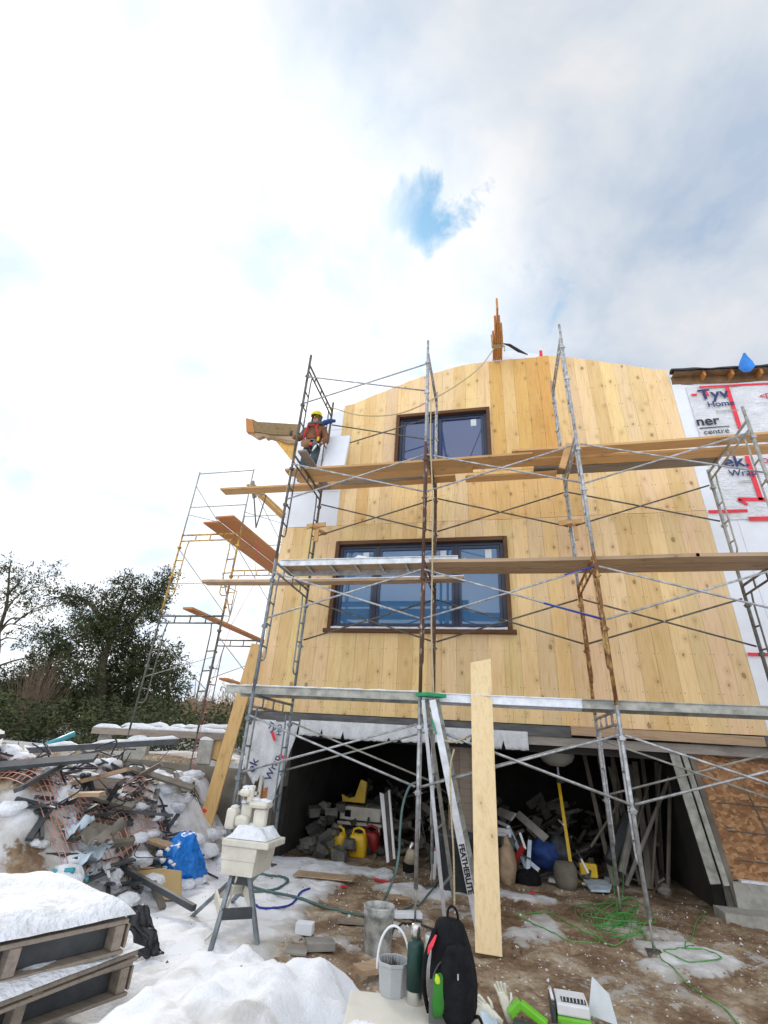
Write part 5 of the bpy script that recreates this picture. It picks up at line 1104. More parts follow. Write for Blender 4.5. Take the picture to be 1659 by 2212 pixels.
# ================================================================ LEFT: RETAINING WALL, HEAP, PLANKS
m_=MB(); m_.poly([(-4.2,2.36,-.1),(-1.15,2.36,-.1),(-1.10,2.36,1.22),(-4.2,2.36,1.25)],.16); tag(m_.build('retaining_wall',M['concd'],bevel=.02),'stained concrete retaining wall left of the house','wall')
m_=MB(); m_.poly([(-1.30,2.18,-.1),(-1.0,1.75,-.1),(-1.0,1.75,.95),(-1.18,2.18,1.05)],.12); 
def bl(px,py,Y,w_,h_,d_,m,label,cat,name,rot=0,snow=False,group=None):
    q=PY(px,py,Y); r_=MB(); c_,s_=math.cos(rot),math.sin(rot)
    P=lambda a,b,z_: q+V((a*c_-b*s_,a*s_+b*c_,z_))
    r_.add([P(-w_/2,-d_/2,0),P(w_/2,-d_/2,0),P(w_/2,d_/2,0),P(-w_/2,d_/2,0),P(-w_/2,-d_/2,h_),P(w_/2,-d_/2,h_),P(w_/2,d_/2,h_),P(-w_/2,d_/2,h_)],[(3,2,1,0),(4,5,6,7),(0,1,5,4),(1,2,6,5),(2,3,7,6),(3,0,4,7)])
    o=r_.build(name,M[m],label=label,cat=cat,group=group,bevel=.008)
    if snow:
        s=MB(); s.sheet(lambda u,v: P((u-.5)*w_*1.04,(v-.5)*d_*1.04,h_+.003+.06*min(1,5*u,5*(1-u),5*v,5*(1-v))*(1+.8*noise.noise(V((u*5*w_,v*4,px*.1))))),max(8,int(w_*14)),8); s.build('snow_cap',M['snow'],o,smooth=True)
    return o
bl(290,1642,2.5,.42,.36,.2,'block','tall grey concrete block on the retaining wall, snow on top','concrete block','concrete_block',.3,True,'concrete blocks on the retaining wall')
bl(441,1650,2.5,.28,.40,.2,'block','grey concrete block at the right end of the retaining wall','concrete block','concrete_block',.1,True,'concrete blocks on the retaining wall')
bl(224,1606,2.9,.18,.18,.2,'block','small pale concrete block at the back left of the wall','concrete block','concrete_block',0,False,'concrete blocks on the retaining wall')
bl(466,1640,2.6,.16,.34,.2,'lean','yellow timber block beside the right concrete block','timber block','timber_block')
def beam(a,b,Ya,Yb,w_,h_,m,label,snow=.0,cat='beam',name='old_beam'):
    pa,pb=PY(*a,Ya),PY(*b,Yb); o=MB(); o.bar(pa,pb,w_,h_); o=o.build(name,M[m],label=label,cat=cat,bevel=.006)
    if snow:
        s=MB(); d=(pb-pa); sd=d.cross(V((0,0,1))).normalized(); n=26; rings=[]
        for k in range(n+1):
            u=k/n; c=pa+d*u+V((0,0,h_/2)); hh=snow*(1+.7*noise.noise(V((u*9,pa.x,1)))) if .02<u<.98 else .005
            if noise.noise(V((u*7,pa.y*3,5)))<-.32: hh=.006
            rings.append([c-sd*w_*.52+V((0,0,.0)),c-sd*w_*.45+V((0,0,hh*.8)),c+V((0,0,hh)),c+sd*w_*.45+V((0,0,hh*.8)),c+sd*w_*.52])
        s.loft(rings); s.build('snow_cap',M['snow'],o,smooth=True)
    return o
beam((205,1578),(492,1592),2.7,2.5,.18,.12,'plank_grey','long grey timber stack on the blocks at the horizon, dotted with snow',.07)
beam((250,1572),(500,1578),3.4,3.2,.25,.05,'plank_grey','second grey timber behind the first, tufts of snow on it',.08)
beam((-30,1627),(385,1602),.7,1.6,.09,.09,'darkpl','long dark pole crossing the heap under a line of snow',.05,'pole','dark_pole')
beam((-30,1671),(262,1694),-.9,-.3,.16,.13,'plank_grey','thick grey beam lying across the heap, snow at its left end',.04)
beam((185,1630),(262,1690),.3,.1,.14,.05,'plank_grey','grey board slanting down onto the thick beam')
beam((-20,1700),(110,1695),-1.1,-.95,.14,.05,'plank_grey','short board under a thick strip of snow at the left edge',.10)
beam((60,1640),(175,1650),1.0,1.4,.10,.06,'darkpl','dark batten inside the heap under the pole',.03,'batten','dark_batten')
for a,b,w_,lab in (((44,1768),(124,1678),.07,'dark board leaning left in the heap'),((126,1676),(195,1735),.07,'dark board leaning right in the heap'),((178,1672),(196,1760),.05,'dark upright slat in the heap, left one'),((190,1672),(215,1765),.05,'dark upright slat in the heap, right one'),((258,1692),(212,1765),.05,'dark rod leaning in the heap above the net'),((50,1775),(130,1712),.04,'thin dark rod under the leaning boards')):
    o=MB(); o.bar(PY(*a,-.9),PY(*b,-.5),w_,.04,up=V((0,-1,0))); tag(o.build('dark_board',M['darkpl']),lab,'board','dark boards sticking out of the heap')
o=MB(); o.poly([PY(117,1679,-.95),PY(128,1676,-.95),PY(156,1713,-1.0),PY(148,1722,-1.0)],.03); tag(o.build('pale_scrap',M['insul'],bevel=.004),'pale blue scrap under the thick beam','scrap')
o=MB(); o.poly([PY(231,1702,-.3),PY(247,1700,-.3),PY(250,1850,-.8),PY(238,1846,-.8)],.05); tag(o.build('white_channel',M['alud'],bevel=.01),'pale channel standing in the heap right of the net','channel')
o=MB(); o.tube([PY(60,1627,1.0),PY(160,1585,1.7)],.05,14); tag(o.build('teal_pipe',M['teal'],smooth=True),'thick teal pipe pointing up over the snowy pole','pipe')
o=MB(); o.tube([PY(-10,1650,.6),PY(42,1642,.8)],.035,12); tag(o.build('teal_pipe',M['teal'],smooth=True),'end of a teal pipe at the left edge under the pole','pipe')
beam((258,1694),(322,1722),.9,1.1,.12,.12,'blacktarp','fat black pipe half buried in the snowy slope',.04,'pipe','black_pipe')
dr=empty('grey_drum',PY(305,1880,-.1),'grey drum wrapped by a bent dark hose above the plywood','drum')
q=PY(306,1842,.1); MB().lathe(q+V((-.1,0,-.2)),[(0,0),(.20,0),(.22,.15),(.20,.35),(0,.36)],22,V((.3,-.2,1)),cap=False).build('body',M['concd'],dr,smooth=True)
MB().tube(catmull([PY(338,1790,-.1),PY(305,1795,-.2),PY(280,1812,-.3),PY(274,1845,-.35),PY(282,1875,-.4)],8),.018,8).build('bent_hose',M['darkpl'],dr,smooth=True)
# blue bag
q=PY(370,1905,-.05)
bb=empty('blue_bag',q,'bright blue tarpaulin bag dusted with snow beside the plywood','bag')
m_=MB(); tops=[(387,1800),(398,1808),(415,1860),(423,1898),(408,1908),(393,1915),(360,1912),(320,1895),(305,1872),(330,1835),(336,1825),(341,1838),(372,1812)]
F_=[PY(*t,-.05-.10*math.sin(i*1.3)) for i,t in enumerate(tops)]; cen=PY(368,1862,-.38); Bk=[p+V((0,.30,0)) for p in F_]
n=len(F_); m_.add(F_+[cen]+Bk,[(i,(i+1)%n,n) for i in range(n)]+[(i,i+n+1,(i+1)%n+n+1,(i+1)%n) for i in range(n)]+[tuple(range(2*n,n,-1))])
bo=m_.build('bag_body',M['bluetarp'],bb,smooth=True)
sb_=bo.modifiers.new('s','SUBSURF'); sb_.subdivision_type='SIMPLE'; sb_.levels=sb_.render_levels=5
tx_=bpy.data.textures.new('folds','CLOUDS'); tx_.noise_scale=.16; tx_.noise_depth=2
dm=bo.modifiers.new('d','DISPLACE'); dm.texture=tx_; dm.strength=.12; dm.mid_level=.5
for k,(x,y,r_) in enumerate(((352,1858,.03),(345,1845,.035),(368,1862,.02),(356,1875,.02),(375,1868,.015),(362,1835,.02),(385,1830,.012),(340,1880,.015))): m_=MB(); m_.blob(PY(x,y,-.40+.002*k),r_*1.3,.03,r_,k,.5); m_.build('snow_spot',M['snow'],bb,smooth=True)
o=MB(); o.poly([PY(284,1868,-.6),PY(391,1882,-.5),PY(390,1946,-.62),PY(343,1943,-.75)],.02); tag(o.build('plywood_piece',M['yellowwood'] if False else mat('plywood',(.48,.33,.14),.7,var=.1,scale=2),bevel=.002),'tan plywood offcut in front of the blue bag','plywood')
beam((262,1874),(420,1962),-.85,-1.15,.055,.055,'darkpl','dark pole running from the heap past the plywood to the saw stand',.0,'pole','dark_pole')
beam((330,1905),(352,1962),-.8,-.95,.07,.04,'concd','short grey slat below the plywood',0,'offcut','grey_offcut')
# sheets and pipes at the foot of the heap
def crumple(pts,Y,m,label,cat,name,seed,amp=.05):
    a,b,c,d=[PY(*p,Y+dy) for p,dy in zip(pts,(0,.15,.1,-.1))]
    o=MB(); o.sheet(lambda u,v: a.lerp(b,u).lerp(d.lerp(c,u),v)+V((0,0,0))+V((noise.noise(V((u*4,v*4,seed))),noise.noise(V((u*4,v*4,seed+9))),noise.noise(V((u*4,v*4,seed+5)))))*amp*2,16,14)
    return tag(o.build(name,M[m],smooth=True,solid=.006),label,cat)
crumple([(195,1860),(222,1862),(215,1900),(170,1925)],-1.3,'wrapold','grey white crumpled sheet at the foot of the heap, left flap','sheet','crumpled_sheet',3,.03)
crumple([(218,1860),(258,1882),(262,1915),(232,1895)],-1.25,'wrapold','grey crumpled sheet at the foot of the heap, right flap','sheet','crumpled_sheet',4,.02)
crumple([(0,1905),(140,1900),(150,1945),(0,1955)],-1.9,'blacktarp','dark green black tarp behind the snowy pallets','tarp','dark_tarp',6,.06)
crumple([(268,1958),(318,1955),(352,2062),(300,2070)],-2.1,'blacktarp','black plastic sheet hanging right of the pallets','tarp','black_sheet',7,.03)
for k,(a,b,r_) in enumerate((((0,1918),(60,1960),.02),((70,1895),(160,1880),.025),((90,1915),(190,1900),.02),((10,1935),(80,1925),.018),((120,1890),(135,1870),.02))):
    o=MB(); o.tube([PY(*a,-1.9+.1*k),PY((a[0]+b[0])/2,(a[1]+b[1])/2-4,-1.85+.1*k),PY(*b,-1.8+.1*k)],r_,8); tag(o.build('pipe_offcut',M['teal'] if k in(1,2) else M['darkpl'],smooth=True),f'{"teal" if k in (1,2) else "dark"} pipe offcut {["at the left edge above the pallets","lying highest under the net","just below the highest teal offcut","low behind the upper pallet","standing short behind the crumpled sheet"][k]}','pipe','pipe offcuts at the foot of the heap')
# snow lumps over the heap (stuff)
R4=random.Random(5); o=MB()
for k in range(120):
    x=R4.uniform(-3.2,-.35); y=R4.uniform(-1.9,2.0); r_=R4.uniform(.05,.16); o.blob((x,y,gh(x,y)+r_*.15),r_*1.3,r_*1.3,r_*.6,k,.5,8,5)
tag(o.build('snow_lumps',M['snow'],smooth=True),'lumpy snow lying over the heap of debris','snow lumps',kind='stuff')
o=MB()
for k in range(230):
    x=R4.uniform(-3.2,-.5); y=R4.uniform(-1.9,.5); L_=R4.uniform(.1,.6); a=R4.uniform(0,3.1); c=V((x,y,gh(x,y)+.04)); d=V((math.cos(a),math.sin(a),R4.uniform(-.3,.6)))*L_
    o.bar(c-d*.5,c+d*.5,R4.uniform(.02,.07),R4.uniform(.01,.04))
tag(o.build('broken_slats',M['darkpl'],),'broken dark slats and scraps mixed into the heap','debris',kind='stuff')
R6=random.Random(21)
for k in range(26):
    x=R6.uniform(-3.0,-.8); y=R6.uniform(-1.7,.9); L_=R6.uniform(.5,1.3); a=R6.choice([.2,.5,1.0,-.3,2.6])+R6.gauss(0,.3); c=V((x,y,gh(x,y)+R6.uniform(.05,.22))); d=V((math.cos(a),math.sin(a)*.7,R6.uniform(-.35,.35))).normalized()*L_
    m_=MB(); mk=R6.choice(['plank_grey','concd','plank_old','darkpl']); m_.bar(c-d*.5,c+d*.5,R6.uniform(.05,.14),R6.uniform(.02,.05),up=V((R6.gauss(0,.4),R6.gauss(0,.4),1)))
    tag(m_.build('salvaged_board',M[mk]),'old board tangled in the debris heap at the left','board','old boards tangled in the debris heap')
o=MB()
for k in range(40):
    x=R6.uniform(-3.0,-.6); y=R6.uniform(-1.7,1.2); p=V((x,y,gh(x,y)+.05)); pts=[p]
    for q in range(5): p=p+V((R6.gauss(0,.16),R6.gauss(0,.16),R6.gauss(.02,.09))); p.z=max(p.z,gh(p.x,p.y)+.02); pts.append(p)
    o.tube(catmull(pts,5),R6.choice([.005,.008,.012]),5)
tag(o.build('bent_wire',M['cable'],smooth=True),'bent wires and cut tubing tangled in the heap','wire',kind='stuff')
for k,(px_,py_) in enumerate(((60,1740),(150,1790),(215,1800),(90,1850),(20,1800),(170,1850))):
    q=PY(px_,py_,-1.35); q.z=max(q.z,gh(q.x,q.y)+.05); m_=MB(); w_=R6.uniform(.14,.26)
    m_.sheet(lambda u,v: q+V(((u-.5)*w_*2,(v-.5)*w_*1.4,.12*noise.noise(V((u*3,v*3,k*5.0)))+.05*noise.noise(V((u*8,v*8,k)))+.1*(v-.3))),12,10)
    tag(m_.build('torn_sheeting',M[['wrapold','insul','concd','wrapold','cardboard','insul'][k]],smooth=True,solid=.005),['grey white','pale blue','dark grey','whitish','brown','pale bluish'][k]+' torn sheet caught in the heap '+['near the leaning boards','in the middle of the net','beside the pale channel','at the foot of the net','at the left edge','above the crumpled flaps'][k],'sheet')
# plastic net draped on the heap
o=MB(); 
def netp(x,y): return V((x,y,gh(x,y,False)+.10+.05*noise.noise(V((x*3,y*3,2)))))
def netregion(x0,x1,y0,y1,s):
    x=x0
    while x<x1: o.tube([netp(x+.05*noise.noise(V((x,y*2,8))),y) for y in [y0+(y1-y0)*k/36 for k in range(37)]],.0045,4,False); x+=s
    y=y0
    while y<y1: o.tube([netp(x,y+.05*noise.noise(V((x*2,y,3)))) for x in [x0+(x1-x0)*k/36 for k in range(37)]],.0045,4,False); y+=s
netregion(-3.0,-.85,-1.7,.1,.075)
tag(o.build('debris_net',M['net']),'faded pink plastic net draped over the left heap','net')
o=MB(); q0,q1=PY(-10,1698,-1.15),PY(56,1698,-1.15)
for k in range(11): u=k/10; a=q0.lerp(q1,u); o.tube([a,a+V((-.02,-.05,-.30)),a+V((-.04,-.15,-.62))],.0045,4)
for k in range(9): z=-.07*k; o.tube([q0+V((0,-.01*k,z)),q1+V((-.03,-.012*k,z))],.0045,4)
tag(o.build('debris_net',mat('brick_red_net',(.50,.13,.08),.7,var=.2)),'brick red net hanging under the snowy board at the left edge','net')
# ================================================================ SNOWY PALLETS
def pallet(cr,ang,z,w_,d_,h_,label,snowh,seed,ext=.0):
    c=V((cr[0],cr[1],0)); ux=V((-math.sin(ang),-math.cos(ang),0)); uy=V((-math.cos(ang),math.sin(ang),0))   # ux: towards the camera, uy: to the left
    r_=empty('snowy_pallet',(c.x,c.y,z-h_),label,'pallet','pallets stacked at the lower left')
    P=lambda a,b,zz_: c+ux*a+uy*b+V((0,0,zz_))
    def slab(n,a0,a1,b0,b1,z0,z1,m): 
        o=MB(); o.add([P(a0,b0,z0),P(a1,b0,z0),P(a1,b1,z0),P(a0,b1,z0),P(a0,b0,z1),P(a1,b0,z1),P(a1,b1,z1),P(a0,b1,z1)],[(3,2,1,0),(4,5,6,7),(0,1,5,4),(1,2,6,5),(2,3,7,6),(3,0,4,7)]); return o.build(n,m,r_,bevel=.005)
    n=6
    slab('void_closing_board',0,w_,d_-.005,d_+.015,z-h_+.02,z-.03,M['plank_grey']); slab('void_closing_board',-.02,-.003,.02,d_-.01,z-h_+.02,z-.03,M['plank_grey'])  # added boards close the far sides so the voids stay dark
    for k in range(n): slab('top_board',0,w_,d_*k/n+.012,d_*(k+1)/n-.012,z-.025,z,M['plank_grey'])
    slab('void_shade_board',.09,w_-.09,.09,.11,z-h_+.02,z-.027,M['darkpl'])  # dark recessed board stands in for the shade inside the pallet
    for a in (0.02,w_*.48,w_-.08): slab('stringer',a,a+.06,.01,d_-.01,z-h_+.02,z-.026,M['plank_grey'])
    for k in (0,2,5): slab('bottom_board',0,w_,d_*k/n,d_*(k+1)/n,z-h_,z-h_+.019,M['plank_grey'])
    o=MB(); o.sheet(lambda u,v: P(-.02+(w_+.03)*u,-.015+(d_+.03)*v,z+.002+snowh*min(1,9*u+.05,9*(1-u)+.05,9*v+.05,9*(1-v)+.05)**.5*(1+.35*noise.noise(V((u*3*w_,v*3*d_,seed)))+.12*noise.noise(V((u*9*w_,v*9*d_,seed+2))))),46,40); o.build('snow_cap',M['snow'],r_,smooth=True)
    return r_
pu=PZ(283,1985,.62); pl_=PZ(303,2052,.42)
pallet((pu.x,pu.y),math.radians(25),.62,1.25,1.3,.17,'upper snowy pallet of the stack at the lower left corner',.10,3)
pallet((pl_.x+.0,pl_.y),math.radians(12),.42,1.3,1.6,.05,'middle snowy board slab of the stack at the lower left corner',.05,5)
pallet((pl_.x-.02,pl_.y+.0),math.radians(20),.365,1.3,1.6,.17,'lowest pallet of the stack at the lower left corner',.001,6)
# ================================================================ TREES
def Zt(a,b): return a*.293,1161+b*.293
def blobs_px(bl_): return [(*Zt(a,b),r*.293) for a,b,r in bl_]
def tree(name,label,cat,Yd,blobs,limbs,leafm,dens,leaf,trunkm='bark',seed=0,grp='trees beyond the yard',depth=1.0,trad=.12):
    rr_=random.Random(seed); base=PY(*limbs[0][0],Yd); gz=gh(base.x,base.y,False)-.1
    r_=empty(name,(base.x,base.y,gz),label,cat,grp)
    t=MB()
    for i,l in enumerate(limbs):
        pts=[PY(*p,Yd+(0 if i==0 else rr_.uniform(-.3,.3))) for p in l]
        if i==0: pts=[V((base.x,base.y,gz))]+pts
        n=len(pts); R0=trad if i==0 else trad*.38
        t.tube(catmull(pts,5),[R0*(1-.85*k/(len(catmull(pts,5))-1)) for k in range(len(catmull(pts,5)))],6)
    t.build('trunk',M[trunkm],r_,smooth=True)
    o=MB(); dirs=CU
    for bx_,by_,br_ in blobs:
        c=PY(bx_,by_,Yd); rad=br_/FP*((c-CAM).dot(CF)); n=int(dens*(rad/leaf)**2*5.0)+18
        cn=max(3,int(n/8))
        for q in range(cn):
            a=V((rr_.gauss(0,1),rr_.gauss(0,1),rr_.gauss(0,1))); a=a.normalized()*rad*(rr_.random()**.45)*1.12; a.y*=depth; cc=c+a
            cs_=rr_.uniform(.7,1.3)
            od=(a.normalized()+V((0,0,-.15))).normalized() if a.length>1e-5 else V((0,0,1))
            for j in range(13):
                d=(od+V((rr_.gauss(0,.75),rr_.gauss(0,.75),rr_.gauss(0,.6)))).normalized(); L_=leaf*rr_.uniform(.8,2.0); s_=d.orthogonal().normalized(); s_=(Matrix.Rotation(rr_.uniform(0,6.28),3,d)@s_)*leaf*rr_.uniform(.16,.42)
                p0=cc+od*(j/13*leaf*5*cs_)+V((rr_.gauss(0,1),rr_.gauss(0,1),rr_.gauss(0,1)-.3))*leaf*.55
                o.add([p0-s_*.5,p0+d*L_*.5-s_,p0+d*L_,p0+d*L_*.5+s_],[(0,1,2,3)])
    if blobs: o.build('crown',M[leafm],r_)
    return r_
A_=[(1262,250,18),(1240,290,24),(1250,350,24),(1205,320,34),(1190,370,45),(1160,420,60),(1120,440,65),(1070,490,75),(1150,520,60),(1100,560,55),(960,320,30),(1000,300,18),(925,340,36),(850,355,28),(820,345,14),(950,400,44),(1010,400,40),(870,520,60),(920,560,66),(820,600,80),(740,640,80),(680,580,36),(620,620,45),(560,640,26),(640,440,46),(600,460,40),(530,430,44),(480,400,30),(430,420,34),(370,460,24),(740,455,40),(800,410,20),(580,530,34),(540,500,30),(760,740,110),(850,700,90),(900,640,70),(700,700,70),(790,460,30)]
tree('evergreen_tree','tall wind swept evergreen with a bare dark trunk and spiky top leaning right','tree',9.5,blobs_px(A_),[[Zt(735,1150),Zt(745,1000),Zt(770,880),Zt(820,760),Zt(900,700)],[Zt(860,740),Zt(960,640),Zt(1060,520),Zt(1180,380),Zt(1262,250)],[Zt(800,760),Zt(700,640),Zt(600,590),Zt(560,640)],[Zt(820,700),Zt(870,560),Zt(930,420),Zt(990,300)],[Zt(760,620),Zt(640,470),Zt(500,430),Zt(360,460)]],'needles',5.0,.08,seed=1,trad=.28)
B_=[(400,760,80),(335,700,38),(310,690,16),(360,690,30),(480,740,60),(380,820,70),(560,720,44),(450,860,70),(600,790,60),(300,960,90),(430,1000,110),(220,950,50),(300,1100,130),(450,1150,140),(600,1050,110),(150,1080,110),(40,1090,80),(60,1180,110),(180,1200,120),(300,1270,150),(500,1300,150),(100,1360,130),(20,1300,100),(250,1420,120),(60,1480,90),(430,1430,110),(20,1500,110),(200,1510,110),(380,1500,100),(560,1470,100),(120,1430,100)]
tree('evergreen_tree','broad dark evergreen at the left edge with a flat shoulder','tree',8.5,blobs_px(B_),[[Zt(350,1300),Zt(360,1000),Zt(380,800)],[Zt(360,900),Zt(480,760),Zt(560,720)]],'needles',3.6,.085,seed=2,trad=.2)
C_=[(650,950,60),(700,1000,50),(800,900,40),(850,850,60),(950,900,100),(900,980,60),(1000,760,50),(1050,780,50),(1050,850,90),(960,720,26),(1100,900,90),(1000,1000,120),(1100,1000,110),(850,1030,80),(760,1080,60),(1000,1100,130),(1150,1150,120),(850,1150,90),(700,1180,110),(1250,1100,80),(1340,1060,44),(1380,1050,20),(1310,1000,36),(1290,1230,60),(900,1290,120),(1100,1290,120),(700,1300,130),(600,1400,120),(1000,1350,60),(850,1400,90),(1200,1290,70),(620,1480,80),(760,1450,80)]
tree('evergreen_tree','dense rounded evergreen standing behind the side tower','tree',10.5,blobs_px(C_),[[Zt(950,1300),Zt(960,1000),Zt(1000,800)],[Zt(980,1000),Zt(1150,980),Zt(1300,1000)]],'needles',3.6,.09,seed=3,trad=.2)
D_=[(1180,760,26),(1220,800,22),(1270,840,36),(1320,830,18),(1290,900,40),(1250,940,55),(1330,900,20),(1220,1010,40),(880,1180,60),(940,1200,40),(1050,1240,36),(1180,1220,30),(1300,960,26),(850,1130,20),(1140,1050,24)]
tree('yellowish_evergreen','yellow green evergreen with sunlight put into its colour behind the side tower','tree',12,blobs_px(D_),[[Zt(1230,1300),Zt(1240,1000),Zt(1260,860)]],'needles2',2.6,.09,seed=4,trad=.15)
E_=[(80,170,22),(100,180,12),(70,230,34),(30,212,26),(10,215,20),(190,250,26),(210,240,10),(400,228,26),(375,222,14),(430,240,10),(350,290,26),(320,300,16),(385,285,12),(150,335,34),(130,350,24),(180,380,44),(220,400,30),(260,345,26),(60,440,32),(120,440,32),(200,440,34),(150,460,20),(250,520,44),(290,530,30),(230,500,30),(50,520,20),(60,580,14),(140,650,24),(220,660,20),(245,655,10),(60,750,20),(150,750,34),(190,770,26),(20,330,22),(240,770,14),(30,400,22),(330,390,14),(370,350,12),(290,310,12),(20,450,20)]
tree('sparse_tree','thin tree at the far left with scattered leaf clumps and open branches','tree',8.0,blobs_px(E_),[[Zt(-30,900),Zt(-10,700),Zt(40,540),Zt(60,400),Zt(70,240),Zt(85,170)],[Zt(0,680),Zt(80,600),Zt(170,590),Zt(250,530),Zt(400,490),Zt(470,450)],[Zt(30,560),Zt(120,440),Zt(220,380),Zt(380,340)],[Zt(60,420),Zt(140,330),Zt(200,250)],[Zt(-20,720),Zt(60,640),Zt(150,650),Zt(240,660)],[Zt(-20,950),Zt(100,910),Zt(250,870),Zt(360,810)],[Zt(100,640),Zt(200,560),Zt(330,520)],[Zt(0,760),Zt(60,740),Zt(160,760)]],'needles',2.0,.07,seed=5,trad=.10)
# low undergrowth on the terrace in front of the evergreens
o=MB(); ru=random.Random(31)
for k in range(3000):
    x=ru.uniform(-13,-2.0); y=ru.uniform(4.6,8.2)
    if noise.noise(V((x*.9,y*.9,8)))<-.12: continue
    if x>-4.2 and y<6.0: continue
    c=V((x,y,gh(x,y,False)+ru.random()**1.6*(.95+.4*noise.noise(V((x,y,3))))))
    for j in range(9):
        d=V((ru.gauss(0,.8),ru.gauss(0,.8),ru.uniform(-.2,1))).normalized(); s_=d.orthogonal().normalized()*ru.uniform(.012,.035); p=c+V((ru.gauss(0,.09),ru.gauss(0,.09),ru.gauss(0,.07))); L_=ru.uniform(.07,.2)
        o.add([p-s_*.4,p+d*L_*.5-s_,p+d*L_,p+d*L_*.5+s_],[(0,1,2,3)])
tag(o.build('undergrowth',M['needles']),'dark low undergrowth beneath the evergreens','undergrowth',kind='stuff')
# bare shrub
rr5=random.Random(9); b0=PY(*Zt(150,1560),6.5); sbz=gh(b0.x,b0.y,False)
shr=empty('bare_shrub',(b0.x,b0.y,sbz),'leafless brown shrub with upright fanning stems at the left','shrub')
o=MB()
for k in range(150):
    x0,y0=Zt(130+rr5.gauss(0,45),1570); tx=Zt(330+rr5.gauss(0,130),rr5.uniform(830,1150)); Yk=6.5+rr5.uniform(-.5,.6)
    a=PY(x0,y0,Yk); b=PY(*tx,Yk); mid=a.lerp(b,.5)+V((rr5.uniform(-.1,.02),0,rr5.uniform(0,.12)))
    o.tube(catmull([a,mid,b],4),[.010-.008*q/8 for q in range(9)],4,False)
    for q in range(2):
        u=rr5.uniform(.4,.8); p=a.lerp(b,u); d=(b-a).normalized()+V((rr5.gauss(0,.4),rr5.gauss(0,.4),rr5.gauss(0,.2))); o.tube([p,p+d.normalized()*rr5.uniform(.2,.5)],[.004,.0015],3,False)
o.build('stems',M['twig'],shr)
# thicket of bare brush beyond the tower
th_=MB(); rr6=random.Random(12)
for k in range(420):
    px=rr6.uniform(395,640); Yk=rr6.uniform(13,19); a=PY(px,1600,Yk); a.z=gh(a.x,a.y,False); hgt=rr6.uniform(.8,2.3)*(1.1 if px>470 else .8)
    d=V((rr6.gauss(0,.25),rr6.gauss(0,.25),1)); p1=a+d*hgt*.5; p2=p1+V((rr6.gauss(0,.35),0,1))*hgt*.5
    th_.tube([a,p1,p2],[.022,.014,.004],4,False)
    for q in range(4):
        p=a.lerp(p2,rr6.uniform(.3,.9)); dd=V((rr6.gauss(0,.7),rr6.gauss(0,.7),.8)).normalized(); th_.tube([p,p+dd*rr6.uniform(.3,.8)],[.008,.003],3,False)
tag(th_.build('brush_thicket',mat('dry_brush',(.30,.21,.12),.9,var=.3)),'dry leafless brush far behind the side tower','brush',kind='stuff')
pt=MB(); a=PY(420,1600,20); a.z=0; pt.tube([a,PY(424,1290+170,20)],[.03,.02],5); 
tag(pt.build('thin_mast',M['twig']),'thin bare pole standing far behind the evergreens','pole')
# distant low treeline all round the horizon
tl2=MB(); rr7=random.Random(4)
for k in range(900):
    a=rr7.uniform(-1.3,1.3); dist=rr7.uniform(70,90); x=3+dist*math.sin(a); y=dist*math.cos(a); tl2.blob((x,y,gh(x,y,False)+.6),rr7.uniform(1.2,2.4),1.5,rr7.uniform(1.0,2.6),k,.4,7,4)
tag(tl2.build('far_woods',M['twig']),'low bare woods along the horizon','woods',kind='stuff')
# ================================================================ WORKER
wx,wy,wz=PY(686,889,1.2).x-.02,1.25,zt+.087
pr_=empty('person',(wx,wy,wz),'worker in yellow helmet, brown jacket and red harness holding the left scaffold post','person')
def skin(name,verts,edges,rad,m,par,sub=2,extra=None):
    me=bpy.data.meshes.new(name); me.from_pydata([V(v) for v in verts],edges,[]); me.materials.append(m)
    o=bpy.data.objects.new(name,me); link(o); o.parent=par; o['org']=par['org']
    s=o.modifiers.new('skin','SKIN'); 
    for i,r_ in enumerate(rad):
        sv=me.skin_vertices[0].data[i]; sv.radius=(r_,r_) if not isinstance(r_,tuple) else r_; sv.use_root=(i==0)
    s.use_smooth_shade=True
    u=o.modifiers.new('sub','SUBSURF'); u.levels=sub; u.render_levels=sub
    return o
J=dict(pel=(0,0,.94),wai=(0,0,1.08),che=(.0,-.01,1.28),sho=(.0,-.01,1.42),nec=(.01,-.03,1.50),hea=(.015,-.05,1.60),hed=(.02,-.05,1.68),
 hl=(-.10,0,.88),kl=(-.12,-.06,.50),al=(-.13,.01,.11),tl=(-.15,-.12,.05),hr=(.10,0,.88),kr=(.09,-.03,.50),ar=(.06,.05,.11),tr=(.06,-.09,.05),
 sl=(-.19,-.01,1.40),el=(-.33,-.02,1.16),wl=(-.36,-.26,1.07),ml=(-.38,-.35,1.07),sr=(.20,0,1.40),er=(.29,.02,1.13),wr=(.27,-.14,.92),mr=(.25,-.19,.85))
names=list(J); ix={n:i for i,n in enumerate(names)}
ed=[('pel','wai'),('wai','che'),('che','sho'),('sho','nec'),('nec','hea'),('hea','hed'),('pel','hl'),('hl','kl'),('kl','al'),('al','tl'),('pel','hr'),('hr','kr'),('kr','ar'),('ar','tr'),('sho','sl'),('sl','el'),('el','wl'),('wl','ml'),('sho','sr'),('sr','er'),('er','wr'),('wr','mr')]
rd=dict(pel=.12,wai=.12,che=.14,sho=.10,nec=.055,hea=.078,hed=.082,hl=.085,kl=.058,al=.04,tl=.035,hr=.085,kr=.058,ar=.04,tr=.035,sl=.055,el=.042,wl=.03,ml=.032,sr=.055,er=.042,wr=.03,mr=.032)
skin('body',[J[n] for n in names],[(ix[a],ix[b]) for a,b in ed],[rd[n] for n in names],M['skin'],pr_)
